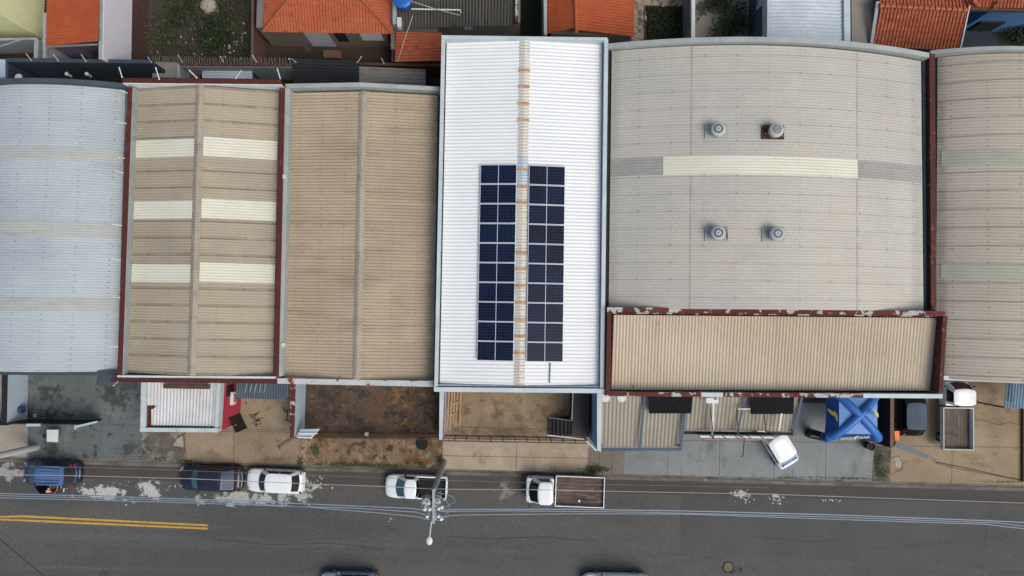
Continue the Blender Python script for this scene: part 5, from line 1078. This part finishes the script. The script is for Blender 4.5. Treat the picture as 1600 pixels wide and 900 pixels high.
# ------------------------------------------------------------------ vehicles
def wheel(parent, x, y, r=.31, w_=.2):
    s = 1 if y > 0 else -1
    o = bpy.data.objects.new('wheel', None); COL.objects.link(o); o.parent = parent; o.location = (x, y, r); o.empty_display_size = .1
    mb = MB(); prof = [(r*.62, -w_/2), (r*.93, -w_/2), (r, -w_/2+.03), (r, w_/2-.03), (r*.93, w_/2), (r*.62, w_/2)]
    seg = 24; n0 = 0
    for rad, yy in prof:
        for k in range(seg): t_ = 2*math.pi*k/seg; mb.v.append((rad*math.cos(t_), yy, rad*math.sin(t_)))
    for i in range(len(prof)):
        for k in range(seg):
            j = (k+1) % seg; a = i*seg; b_ = ((i+1) % len(prof))*seg; mb.f.append((a+k, b_+k, b_+j, a+j)); mb.m.append(0)
    obj('tyre', mb, M_rubber, o, smooth=False, local=True)
    mb = MB(); mb.cyl((0, s*(w_/2-.05), 0), (0, s*(w_/2-.03), 0), r*.62, 20); mb.cyl((0, s*(w_/2-.03), 0), (0, s*(w_/2+.004), 0), r*.14, 10)
    for k in range(5):
        a = k*2*math.pi/5; mb.beam((0, s*(w_/2-.015), 0), (r*.6*math.cos(a), s*(w_/2-.015), r*.6*math.sin(a)), .07, .03)
    obj('rim', mb, M_rim, o, local=True)
def hull(L, W, st, zlow=.22):
    """st: (x fraction from front 0..1, half-width fraction, shoulder z, top z)"""
    mb = MB(); rows = []
    for f, wf, zs, zt in st:
        x = L/2-L*f; h = W/2*wf
        half = [(0, zlow), (h*.85, zlow), (h*.97, zlow+.12), (h, zlow+.32), (h*.985, zs-.06), (h*.93, zs), (h*.6, zt-.008), (h*.3, zt), (0, zt+.003)]
        rows.append([Vector((x, y, z)) for y, z in half]+[Vector((x, -y, z)) for y, z in half[-2:0:-1]])
    for i in range(len(rows)): rows[i].append(rows[i][0])
    mb.grid([r for r in rows])
    mb.face(rows[0][:-1][::-1]); mb.face(rows[-1][:-1])
    return mb
def greenhouse(parent, W, xf, xr, txf, txr, zb, zt, m, mroof, glass, rear_glass=True, tw=.80, bw=.93, sides=2, fglass=None):
    """cabin shell with separate roof, windscreen, rear window and side windows"""
    hb, ht = W/2*bw, W/2*tw; mb = MB()
    SS = [-1, -.75, -.5, -.2, .2, .5, .75, 1]
    Bf = [Vector((xf+.16*(1-s*s), hb*.90*s, zb)) for s in SS]; Tf = [Vector((txf+.09*(1-s*s), ht*.88*s, zt-.045+.035*(1-s*s))) for s in SS]
    Br = [Vector((xr-.10*(1-s*s), hb*.86*s, zb)) for s in SS]; Tr = [Vector((txr-.06*(1-s*s), ht*.88*s, zt-.05+.035*(1-s*s))) for s in SS]
    L1 = [Vector((xf-.25, hb, zb)), Vector((xr+.2, hb, zb))]; L2 = [Vector((txf-.2, ht, zt-.045)), Vector((txr+.15, ht, zt-.045))]
    B = Bf+L1+Br[::-1]+[Vector((v.x, -v.y, v.z)) for v in L1[::-1]]; T = Tf+L2+Tr[::-1]+[Vector((v.x, -v.y, v.z)) for v in L2[::-1]]
    for i in range(len(B)): j = (i+1) % len(B); mb.face([B[i], B[j], T[j], T[i]])
    obj('cabin', mb, m, parent, local=True)
    rows = []
    for k in range(13):
        f = k/12; row = []
        for i, s_ in enumerate(SS):
            a_ = Tf[i].lerp(Tr[i], f); w_ = ht*(1 if .12 < f < .88 else (.88+.12*min(f, 1-f)/.12))
            row.append(Vector((a_.x, w_*s_, zt-.045+.06*(1-s_*s_*s_*s_)*min(1, .55+4*min(f, 1-f)))))
        rows.append(row)
    mb = MB(); mb.grid(rows); obj('roof', mb, mroof, parent, smooth=True, local=True)
    def screen(name, b_, t_, g, sgn):
        n = (t_[4]-b_[4]).cross(Vector((0, 1, 0))).normalized()
        if n.x*sgn < 0: n = -n
        rows = []
        for f in (.06, .35, .65, .93): rows.append([b_[i].lerp(t_[i], f)*1.0+n*.014-Vector((0, .05*SS[i], 0)) for i in range(8)])
        mb = MB(); mb.grid(rows); mb.grid([[v-n*.008 for v in q] for q in rows]); obj(name, mb, g, parent, smooth=True, local=True)
    screen('windscreen', Bf, Tf, fglass or glass, 1)
    if rear_glass: screen('rear_window', Br, Tr, glass, -1)
    for s in (1, -1):
        for k in range(sides):
            f0, f1 = .04+k/sides*.94, .04+(k+1)/sides*.94-.05
            def lp(a, b_, f): return Vector(a).lerp(Vector(b_), f)
            b0, b1 = (xf-.25, s*hb, zb), (xr+.15, s*hb, zb); t0, t1 = (txf-.2, s*ht, zt-.02), (txr+.12, s*ht, zt-.02)
            q0, q1, q2, q3 = lp(b0, b1, f0), lp(b0, b1, f1), lp(t0, t1, f1), lp(t0, t1, f0)
            q0, q3 = q0.lerp(q3, .12), q0.lerp(q3, .88); q1, q2 = q1.lerp(q2, .12), q1.lerp(q2, .88)
            nn = Vector((0, s, .3)).normalized()*.012; mb = MB(); q = [v+nn for v in (q0, q1, q2, q3)]
            mb.face(q if s < 0 else q[::-1]); mb.face([v-nn*.8 for v in q]); obj('side_window', mb, M_glass, parent, local=True)
def lamps(parent, L, W, zf, zr, xr=None, rearsize=(.08, .22, .2), tail=True, wf=.36, head=True):
    for s in (1, -1):
        if head:
            mb = MB(); mb.box((L/2-.21, s*(W*wf-.03), zf), (.14, .26, .10), -s*.75); obj('headlight', mb, M_lampw, parent, local=True, bevel=.03)
        if tail: mb = MB(); mb.box((-L/2+.15 if xr is None else xr, s*W*.42, zr), rearsize, s*.6); obj('tail_light', mb, M_lampr, parent, local=True, bevel=.02)
def mirrors(parent, x, y, z, m):
    for s in (1, -1): mb = MB(); mb.box((x, s*(y+.09), z), (.1, .2, .13), -s*.2); obj('wing_mirror', mb, m, parent, local=True, bevel=.03)
def car(name, label, px, py, head, L=4.1, W=1.68, H=1.45, kind='hatch', paint=None, roof=None, glass=None, fglass=None, zc=.8, group='parked vehicles', tail=True, gh=None):
    p = P(px, py, zc); t = thing(name, label, {'pickup': 'pickup'}.get(kind, 'car'), (p.x, p.y, .01), head, group)
    roof = roof or paint; glass = glass or M_glass; zb = .92 if kind != 'suv' else 1.02
    hood = zb-.1
    ends_f = [(0, .42), (.004, .56), (.012, .68), (.025, .78), (.045, .87), (.08, .94), (.13, .985)]
    ends_r = [(.90, .99), (.94, .955), (.965, .90), (.982, .82), (.993, .70), (1, .56)]
    def prof(pts_):
        def f_(x):
            for (x0, a0), (x1, a1) in zip(pts_, pts_[1:]):
                if x <= x1: return a0+(a1-a0)*(x-x0)/(x1-x0)
            return pts_[-1][1]
        return f_
    def mkst(top, bedx=None):
        tp = prof(top); fs = [f for f, _ in ends_f]+[.2, .28, .4, .5, .52, .53, .7, .82]+[f for f, _ in ends_r]
        wf = prof(ends_f+[(.2, 1), (.82, 1)]+ends_r); return [(f, wf(f), tp(f)-.06, tp(f)) for f in fs]
    if kind == 'sedan': st = mkst([(0, .58), (.02, .68), (.08, .78), (.26, .93), (.5, .95), (.86, .96), (.96, .93), (.99, .82), (1, .62)])
    elif kind == 'pickup': st = mkst([(0, .6), (.02, .76), (.08, .86), (.2, .96), (.52, .98), (.53, .62), (1, .62)])
    else: st = mkst([(0, .58), (.02, zb-.26), (.08, zb-.14), (.24, zb), (.5, zb+.01), (.94, zb+.01), (.975, zb-.04), (.99, zb-.14), (1, .62)])
    obj('body', hull(L, W, st), paint, t, smooth=True, local=True)
    zt = H
    if gh: greenhouse(t, W, *gh, zb, zt, paint, roof, glass, tw=.93 if kind == 'hatch' else .82, bw=.97, fglass=fglass)
    elif kind == 'sedan': greenhouse(t, W, L*.5-L*.25, -L*.5+L*.12, L*.5-L*.385, -L*.5+L*.28, .93, zt, paint, roof, glass, fglass=fglass)
    elif kind == 'pickup': greenhouse(t, W, L*.5-L*.21, -L*.5+L*.465, L*.5-L*.36, -L*.5+L*.49, .95, zt, paint, roof, glass, sides=1, fglass=fglass)
    elif kind == 'suv': greenhouse(t, W, L*.5-L*.17, -L*.5+L*.06, L*.5-L*.29, -L*.5+L*.17, zb, zt, paint, roof, glass, fglass=fglass)
    elif kind == 'crew': pass
    else: greenhouse(t, W, L*.5-L*.27, -L*.5+L*.07, L*.5-L*.405, -L*.5+L*.18, zb, zt, paint, roof, glass, fglass=fglass)
    if kind == 'pickup':
        xa, xb = -L/2+.03, L*.5-L*.53
        mb = MB()
        for s in (1, -1): mb.box(((xa+xb)/2, s*(W/2-.07), .76), (xb-xa, .11, .40)); 
        obj('bed_side', mb, paint, t, local=True, bevel=.03)
        mb = MB(); mb.box((xa+.03, 0, .76), (.08, W-.26, .40)); obj('tailgate', mb, paint, t, local=True, bevel=.02)
        mb = MB(); mb.box(((xa+xb)/2, 0, .66), (xb-xa-.1, W-.27, .05)); mb.box((xb+.02, 0, .80), (.05, W-.27, .34))
        for s in (1, -1): mb.box(((xa+xb)/2, s*(W/2-.135), .80), (xb-xa-.1, .03, .33))
        for k in range(7): mb.box(((xa+xb)/2, -W*.33+k*W*.11, .69), (xb-xa-.14, .05, .02))
        obj('bed_liner', mb, mat('bed_black', '090a0d', '0d0f12', 1, fine=.1), t, local=True)
    else:
        mb = MB(); mb.box((-L/2+.02, 0, .42), (.08, W*.8, .2)); mb.box((L/2-.03, 0, .40), (.08, W*.68, .16)); obj('bumper', mb, M_black if paint is not M_pw else paint, t, local=True, bevel=.03)
    lamps(t, L, W, .66 if kind != 'suv' else .78, .85 if kind != 'suv' else 1.0, tail=tail)
    mirrors(t, L*.5-L*(.33 if kind not in ('suv',) else .28), W/2-.03, zb+.05, paint if paint is not M_pw else M_black)
    mb = MB(); mb.box((L/2-.02, 0, .5), (.03, .9, .12)); obj('grille', mb, M_black, t, local=True)
    for xx in (L*.5-L*.20, -L*.5+L*.20):
        for s in (1, -1): wheel(t, xx, s*(W/2-.09))
    for s in (1, -1):
        mb = MB(); mb.box((L*.02, s*(W/2+.002), .78), (.16, .02, .03)); mb.box((-L*.19, s*(W/2+.002), .78), (.16, .02, .03)); obj('door_handle', mb, M_black, t, local=True)
    return t
PI = math.pi; tilt = -.0095
SUV = car('parked_car', 'blue grey hatchback with open driver door and red tail lights, leftmost on the road', 79, 739, PI-.02, 4.0, 1.66, 1.62, 'suv', M_pb, M_roofsky, M_glass, M_glasst, gh=(1.30, -1.84, .50, -1.40))
for s_ in (1, -1): mb = MB(); mb.box((-1.50, s_*.66, 1.16), (.50, .10, .14), -s_*.30); obj('tail_light', mb, M_lampr, SUV, local=True, bevel=.03)
inv = (Matrix.Translation(SUV.location) @ Matrix.Rotation(SUV.rotation_euler.z, 4, 'Z')).inverted()
def loc_(p): return inv @ p
h0, h1 = P(73, 751, 0), P(86, 767, 0); mb = MB(); mb.beam(loc_(h0+Vector((0, 0, .62))), loc_(h1+Vector((0, 0, .62))), .08, .62); mb.beam(loc_(h0.lerp(h1, .15)+Vector((0, 0, 1.15))), loc_(h1.lerp(h0, .1)+Vector((0, 0, 1.15))), .05, .46); obj('open_door', mb, mat('matt_black', '08090b', '0b0c0f', 1, fine=0), SUV, local=True)
mb = MB(); mb.tube([(-1.93, -.62, .62), (-2.02, 0, .66), (-1.93, .62, .62)], .03, 8); obj('bumper_trim', mb, M_rim, SUV, local=True)
mb = MB()
for s in (1, -1): mb.tube([(.5, s*.52, 1.66), (-.2, s*.54, 1.68), (-1.2, s*.50, 1.66)], .022, 6)
for k in (-.3, 0, .3): mb.beam((.5, k, 1.655), (-1.2, k, 1.655), .02, .015)
obj('roof_rail', mb, M_pb, SUV, local=True)
mb = MB(); mb.box((-1.93, 0, .85), (.03, .42, .12)); obj('number_plate', mb, M_whiteobj, SUV, local=True)
SED = car('parked_car', 'dark navy sedan with chrome edges parked behind the white estate car', 328, 748, PI-.015, 4.5, 1.74, 1.42, 'sedan', M_pn, M_pn, mat('slate_glass', '2c3852', '34425e', 2, fine=0, rough=.35, spec=.25), M_glasst)
mb = MB(); mb.tube([(-2.05, -.78, .72), (-2.24, -.5, .72), (-2.29, 0, .72), (-2.24, .5, .72), (-2.05, .78, .72)], .03, 8); obj('chrome_trim', mb, M_lampw, SED, local=True)
mb = MB()
for s in (1, -1): mb.tube([(2.22, s*.42, .68), (2.12, s*.64, .72), (1.92, s*.80, .74)], .03, 8)
obj('chrome_trim', mb, M_lampw, SED, local=True)
car('parked_car', 'white hatchback parked nose to tail with the navy sedan, over a pale road stain', 429, 752, PI-.03, 4.1, 1.66, 1.42, 'hatch', M_pw, M_pw, M_glass, mat('blue_black_glass', '22323b', '31454f', 3, fine=0, rough=.1, spec=.8))
car('parked_pickup', 'small white pickup with black bed parked under the utility pole', 650, 761, PI-.02, 4.45, 1.66, 1.5, 'pickup', M_pw, M_pw, M_glass, mat('blue_glass', '2c4a5c', '3b5a6b', 3, fine=0, rough=.1, spec=.8))
WC = car('parked_car', 'white hatchback with blue rear window strip standing askew under the shorter canopy', 1213, 690, R(122), 4.0, 1.62, 1.45, 'hatch', M_pw, M_pw, mat('pale_glass', '8fa4ad', '9fb3ba', 3, fine=0, rough=.15), tail=False, gh=(.9, -1.66, .35, -1.20))
mb = MB()
rows = [[Vector((-1.72+x_, .62*s, z_)) for s in (-1, -.5, 0, .5, 1)] for x_, z_ in ((0, .985), (.17, 1.165))]
mb.grid([[v for v in r] for r in rows]); obj('rear_window_sticker', mb, mat('blue_sticker', '2f4fb0', '3a5ac0', 3, fine=.05), WC, local=True)
mb = MB()
for k in range(4): mb.box((-1.66, -.42+k*.27, 1.08), (.05, .12+.03*(k % 2), .03), 0)
obj('sticker_marks', mb, M_whiteobj, WC, local=True)
car('parked_car', 'black hatchback with slate blue roof beside the navy wall', 1424, 637, R(90), 4.1, 1.72, 1.5, 'suv', M_pd, M_roofb, M_glass, gh=(1.1, -1.82, .35, -1.42))
car('parked_car', 'silver blue car only its side showing at the lower photo edge, on the left', 545, 914, PI, 4.1, 1.68, 1.45, 'hatch', M_ps, M_ps)
car('parked_car', 'white car only its wheels and side showing at the lower photo edge, on the right', 962, 917, PI, 4.7, 1.78, 1.6, 'suv', M_pw, M_pw)

def truck(name, label, px, py, head, Lc, Lb, W, wood, cabm, side, redscreen=None, boardh=.32, bw=None, scr=(.34, .92)):
    """cab-over truck: cab at +x, flat bed behind"""
    bw = bw or W+.16; p = P(px, py, 1.0); t = thing(name, label, 'truck', (p.x, p.y, .01), head, 'parked vehicles'); L = Lc+Lb+.12; x1 = L/2; xc = x1-Lc
    zb, zt = 1.18, 2.02
    h = W/2*.9; mb = MB(); rows = []
    for x, wf, z0, z1 in ((x1, .78, .4, 1.0), (x1-.05, .92, .35, 1.12), (x1-.22, 1, .34, zb), (x1-.8, 1, .34, zb+.02), (xc+.02, 1, .34, zb+.02), (xc, .96, .4, zb)):
        q = [(0, z0), (h*wf*.95, z0), (h*wf, z0+.15), (h*wf, z1-.12), (h*wf*.96, z1), (0, z1+.01)]; r = [Vector((x, y, z)) for y, z in q]+[Vector((x, -y, z)) for y, z in q[-2:0:-1]]; r.append(r[0]); rows.append(r)
    mb.grid(rows); mb.face(rows[0][:-1][::-1]); mb.face(rows[-1][:-1]); obj('cab_body', mb, cabm, t, smooth=False, local=True, bevel=.03)
    greenhouse(t, W*.9, x1-scr[0], xc+.12, x1-scr[1], xc+.16, zb, zt, cabm, cabm, redscreen or M_glass, tw=.88, bw=.98, sides=1)
    mirrors(t, x1-.3, W/2*.93, zb+.25, M_black); lamps(t, L, W*.9, .75, .7, xr=-L/2+.02, rearsize=(.05, .25, .12))
    mb = MB(); mb.box((x1+.0, 0, .42), (.1, W*.78, .2)); obj('bumper', mb, M_black, t, local=True, bevel=.03)
    xb = xc-.12; xe = xb-Lb; zf = .88
    mb = MB(); mb.box(((xb+xe)/2, 0, zf-.03), (Lb, bw-.1, .06))
    obj('bed_floor', mb, wood, t, local=True)
    mb = MB()
    for k in range(1, 9): mb.box(((xb+xe)/2, -bw/2+k*bw/9, zf+.003), (Lb-.1, .018, .004))
    obj('board_gaps', mb, M_dark, t, local=True)
    for s in (1, -1): mb = MB(); mb.box(((xb+xe)/2, s*(bw/2-.02), zf+boardh/2-.03), (Lb, .05 if boardh < .4 else .05, boardh)); obj('side_board', mb, side, t, local=True)
    mb = MB(); mb.box((xe+.03, 0, zf+boardh/2-.03), (.05, bw-.1, boardh)); obj('tailboard', mb, side, t, local=True)
    mb = MB(); mb.box((xb-.03, 0, zf+.2), (.06, bw-.09, .46)); obj('headboard', mb, side, t, local=True)
    mb = MB()
    for s in (1, -1): mb.box((0-.1, s*.35, .62), (L*.92, .1, .16))
    mb.box((-.2, 0, .6), (.3, .8, .2)); obj('chassis', mb, M_black, t, local=True)
    mb = MB()
    for s in (1, -1):
        for k in range(4): mb.box((xb-.3-k*(Lb-.5)/3, s*(bw/2+.012), zf+.06), (.05, .03, .22))
    obj('latch', mb, M_galv, t, local=True)
    for s in (1, -1): wheel(t, x1-.85, s*(W/2*.9-.12), .33, .22); wheel(t, xe+.75, s*(W/2*.9-.12), .33, .26)
    return t
TK = truck('flatbed_truck', 'white flatbed truck with brown bed boards and bright white rim parked on the road', 883, 767, PI-.02, 1.95, 3.5, 1.98, M_bedwood, M_pw, M_pw, boardh=.30)
mb = MB(); mb.box((-1.0, .72, .93), (.14, .14, .08), .6); tag(obj('paper_scrap', mb, M_whiteobj, None, local=True), 'tiny white scrap lying on the brown truck bed', 'scrap')
sc = bpy.data.objects['paper_scrap']; q = P(905, 783, .95); sc.location = (q.x+1.0, q.y-.72, 0)
TK2 = truck('flatbed_truck', 'white flatbed truck with maroon windscreen and greyish bed standing in the tan yard', 1494, 649, R(90), 1.7, 3.0, 1.95, M_bedwood2, M_pw, M_whitep, redscreen=mat('maroon_glass', '43141a', '521a20', 3, fine=0, rough=.15), boardh=.42, bw=2.15, scr=(.14, .52))

# ------------------------------------------------------------------ person beside the blue car
def skinned(name, pts, edges, rad, m, parent, root=0, sub=1):
    me = bpy.data.meshes.new(name); o = bpy.data.objects.new(name, me); COL.objects.link(o); o.parent = parent
    me.from_pydata([tuple(p) for p in pts], edges, []); me.materials.append(m)
    md = o.modifiers.new('skin', 'SKIN'); md.use_smooth_shade = True
    for v, r_ in zip(me.skin_vertices[0].data, rad): v.radius = r_ if isinstance(r_, tuple) else (r_, r_)
    me.skin_vertices[0].data[root].use_root = True
    s = o.modifiers.new('sub', 'SUBSURF'); s.levels = sub; s.render_levels = sub; return o
pp = P(98, 763, 0)
pr = thing('person', 'person in black top and blue jeans with pink cap leaning to the open car door', 'person', (pp.x, pp.y, .01), R(75))
pts = [(0, 0, .92), (.03, 0, 1.1), (.10, 0, 1.3), (.17, 0, 1.43), (.21, 0, 1.52), (.24, 0, 1.62), (.25, 0, 1.71),
       (0, .1, .86), (.08, .12, .47), (-.03, .12, .08), (.1, .13, .03), (0, -.1, .86), (-.08, -.12, .47), (-.18, -.12, .08), (-.06, -.13, .03),
       (.14, .19, 1.38), (.26, .24, 1.14), (.48, .2, 1.2), (.56, .18, 1.22), (.14, -.19, 1.38), (.22, -.25, 1.12), (.42, -.22, 1.05), (.50, -.2, 1.05)]
edges = [(0, 1), (1, 2), (2, 3), (3, 4), (4, 5), (5, 6), (0, 7), (7, 8), (8, 9), (9, 10), (0, 11), (11, 12), (12, 13), (13, 14), (3, 15), (15, 16), (16, 17), (17, 18), (3, 19), (19, 20), (20, 21), (21, 22)]
rad = [(.13, .1), (.12, .1), (.14, .11), (.1, .08), .05, .085, .07, .085, .06, .042, .04, .085, .06, .042, .04, .055, .042, .033, .035, .055, .042, .033, .035]
skinned('body', pts, edges, rad, M_skin, pr)
for s, (hx, hy, hz) in ((1, pts[18]), (-1, pts[22])):
    for k in range(4): y = hy+(k-1.5)*.02; skinned('finger', [(hx, y, hz), (hx+.05, y, hz-.005), (hx+.085-.006*abs(k-1.5), y, hz-.03)], [(0, 1), (1, 2)], [.009, .009, .007], M_skin, pr)
    skinned('thumb', [(hx-.01, hy-s*.03, hz), (hx+.02, hy-s*.055, hz-.01), (hx+.045, hy-s*.06, hz-.02)], [(0, 1), (1, 2)], [.011, .01, .008], M_skin, pr)
skinned('shirt', [pts[0], pts[1], pts[2], pts[3], pts[15], Vector(pts[15]).lerp(Vector(pts[16]), .8), pts[19], Vector(pts[19]).lerp(Vector(pts[20]), .8)], [(0, 1), (1, 2), (2, 3), (3, 4), (4, 5), (3, 6), (6, 7)], [(.15, .12), (.145, .12), (.165, .13), (.115, .095), .07, .056, .07, .056], M_shirt, pr)
skinned('jeans', [pts[0], pts[7], pts[8], pts[9], pts[11], pts[12], pts[13]], [(0, 1), (1, 2), (2, 3), (0, 4), (4, 5), (5, 6)], [(.145, .12), .1, .075, .06, .1, .075, .06], M_jeans, pr)
mb = MB(); mb.lathe((.25, 0, 1.66), [(.115, 0), (.115, .05), (.09, .11), (.03, .135)], 16); mb.box((.38, 0, 1.665), (.14, .15, .02)); obj('cap', mb, M_pinkhat, pr, smooth=False, local=True)
for s in (1, -1): mb = MB(); mb.box((.07 if s > 0 else -.09, s*.125, .035), (.28, .1, .07)); obj('shoe', mb, M_whiteobj, pr, local=True, bevel=.02)
mb = MB(); mb.lathe((.33, 0, 1.6), [(.012, -.02), (.02, 0), (.008, .03)], 8)
for s in (1, -1): mb.lathe((.318, s*.032, 1.635), [(.004, -.01), (.012, 0), (.004, .01)], 8)
mb.box((.322, 0, 1.56), (.01, .05, .01)); obj('face_features', mb, M_brown, pr, local=True)

# ------------------------------------------------------------------ utility poles, lamp and cables
t = thing('utility_pole', 'concrete utility pole with crossarm, transformer and street lamp beside the white pickup', 'utility pole', P(693, 723, .12))
base = P(693, 723, .12); top = P(678, 766, 8.2)
mb = MB(); mb.tube([base-Vector((0, 0, .1)), base.lerp(top, .5), top], [.26, .20, .14], 12); obj('pole_shaft', mb, M_concpole, t)
mb = MB(); zc = 8.35; mb.beam(P(677.5, 764, zc), P(677.5, 818, zc), .14, .12); mb.beam(P(681, 795, zc-.5), P(681, 812, zc-.5), .1, .1); mb.beam(P(671, 798, zc-.4), P(671, 806, zc-.3), .1, .2); obj('crossarm', mb, M_galv, t)
for (x, y, r_, h) in ((668, 780, .33, .9), (684, 779, .3, .9), (669, 788, .16, .5)):
    mb = MB(); c = P(x, y, 7.2); mb.lathe(c, [(r_*.95, 0), (r_, .1), (r_, h-.1), (r_*.9, h), (r_*.3, h+.06)], 16)
    for k in range(8): a = k*PI/4; mb.box((c.x+math.cos(a)*r_*1.08, c.y+math.sin(a)*r_*1.08, c.z+h/2), (.12, .03, h*.7), a)
    tr = obj('transformer', mb, M_galv, t)
    mb = MB()
    for k in range(3): a = k*2.1+.4; mb.lathe((c.x+math.cos(a)*r_*.5, c.y+math.sin(a)*r_*.5, c.z+h), [(.05, 0), (.07, .06), (.04, .1), (.07, .16), (.03, .26)], 8)
    obj('bushing', mb, M_whiteobj, tr)
for (x, y) in ((664, 795), (672, 795), (686, 794), (691, 792), (668, 806), (686, 806), (690, 810)):
    mb = MB(); mb.lathe(P(x, y, 8.25), [(.05, 0), (.11, .05), (.05, .09), (.11, .14), (.05, .18), (.08, .24)], 8); obj('insulator', mb, M_whiteobj, t)
for pl in ([(677, 795), (666, 799), (660, 793), (662, 780)], [(690, 796), (700, 790), (712, 784), (708, 776), (695, 772), (684, 770)], [(690, 808), (700, 800), (702, 790), (696, 780), (686, 776)], [(677, 812), (690, 814), (700, 806), (700, 797)], [(665, 797), (650, 795)], [(680, 770), (690, 768), (688, 776), (676, 772)]):
    mb = MB(); mb.tube([P(x, y, 8.3) for x, y in pl], .022, 5); obj('jumper_wire', mb, M_cable, t)
mb = MB(); mb.tube([P(676, 800, 7.9), P(674, 815, 8.1), P(671, 840, 8.2)], .05, 8); la = obj('lamp_arm', mb, M_galv, t)
mb = MB(); c = P(671, 845, 8.2); mb.lathe((c.x, c.y, c.z-.06), [(.1, 0), (.17, .02), (.19, .08), (.14, .13), (.05, .15)], 14)
mb.v = [(c.x+(v[0]-c.x), c.y+(v[1]-c.y)*1.35, v[2]) for v in mb.v]; obj('lamp_head', mb, M_whiteobj, t)
t = thing('utility_pole', 'pale concrete pole leaning out of the photo at the left edge', 'utility pole', P(57, 699, .12))
a = P(57, 699, .12); c = P(-130, 752, 9.2); c2 = Vector((a.x, a.y, 9.2))
mb = MB(); mb.tube([a-Vector((0, 0, .1)), a+(Vector((a.x-1.0, a.y+.2, 9.2))-a)*.5, Vector((a.x-2.0, a.y+.1, 9.2))], [.25, .21, .17], 12); obj('pole_shaft', mb, mat('pale_pole', '9fa5a8', 'adb2b5', 1, fine=.05), t)
def cable(label, pts, z, r_, m, cat='cable', name='overhead_cable'):
    # smooth the polyline a little
    q = []
    for i in range(len(pts)-1):
        for k in range(6): f = k/6; q.append((pts[i][0]+(pts[i+1][0]-pts[i][0])*f, pts[i][1]+(pts[i+1][1]-pts[i][1])*f))
    q.append(pts[-1]); mb = MB(); mb.tube([P(x, y, z) for x, y in q], r_, 6); return tag(obj(name, mb, m), label, cat, 'overhead cables along the street')
CB = [('upper pale cable of the bundle running left from the pole', [(-200, 768), (0, 771), (160, 775), (340, 781), (500, 788), (640, 794), (664, 797)], .035),
      ('middle pale cable of the bundle running left from the pole', [(-200, 772), (0, 774.2), (160, 778.2), (340, 784), (460, 791), (560, 794), (650, 800), (670, 806)], .03),
      ('lower pale cable of the bundle running left from the pole', [(-200, 775), (0, 777.6), (160, 781.5), (340, 787), (480, 792), (600, 802), (650, 807), (672, 812)], .03),
      ('upper pale cable of the bundle running right from the pole', [(686, 797), (720, 795.5), (900, 795.5), (1070, 798), (1300, 804), (1560, 814), (1700, 821)], .04),
      ('middle pale cable of the bundle running right from the pole', [(686, 799), (800, 798), (1000, 800), (1300, 807.5), (1560, 817), (1600, 822), (1700, 834)], .03),
      ('lower pale cable of the bundle running right from the pole', [(686, 807), (720, 804.5), (900, 802.5), (1070, 803), (1300, 811), (1540, 819), (1600, 826), (1700, 842)], .03)]
for lab, pts, r_ in CB: cable(lab, pts, 8.4, r_, M_cable)
cable('thin white cable crossing above all the cars parked at the kerb', [(-200, 738), (0, 741.5), (130, 743.5), (300, 748), (480, 756), (600, 760), (676, 764), (830, 765), (1080, 770), (1200, 772), (1400, 779), (1600, 786), (1750, 792)], 7.4, .022, M_cablew)
cable('faint thin cable just above the white one along the kerb', [(-200, 726), (0, 728), (200, 732), (480, 742), (676, 750), (900, 756), (1200, 762)], 6.6, .012, M_gsheet)
cable('dark thin cable crossing the lower left corner of the road', [(-60, 795), (0, 842), (30, 868), (75, 905), (110, 935)], 6.0, .022, M_cabled)
cable('thin dark cable from the kerb crack up to the tan yard gate', [(1462, 722), (1530, 736), (1600, 752)], .2, .02, M_cabled)
# gutter rust drip ring, debris on road
mb = MB(); rr = random.Random(21)
for cx, cy, rx, ry, n in ((1158, 776, 18, 7, 26), (1214, 782, 12, 5, 16), (495, 756, 18, 8, 20), (1300, 782, 22, 2, 10), (110, 760, 20, 10, 14), (610, 812, 8, 3, 3), (400, 722, 6, 4, 12), (180, 765, 60, 12, 30)):
    for _ in range(n):
        p = P(cx+rr.gauss(0, rx*.6), cy+rr.gauss(0, ry*.6), .015); s = rr.uniform(.015, .07)
        k = rr.randint(5, 7); mb.prism([p+Vector((math.cos(a*2*PI/k)*s*rr.uniform(.6, 1.2), math.sin(a*2*PI/k)*s*rr.uniform(.6, 1.2), .006)) for a in range(k)], .005)
tag(obj('road_debris', mb, M_litter), 'pale crumbs and flakes of plaster scattered on the asphalt', 'debris', kind='stuff')

S.render.engine = 'CYCLES'
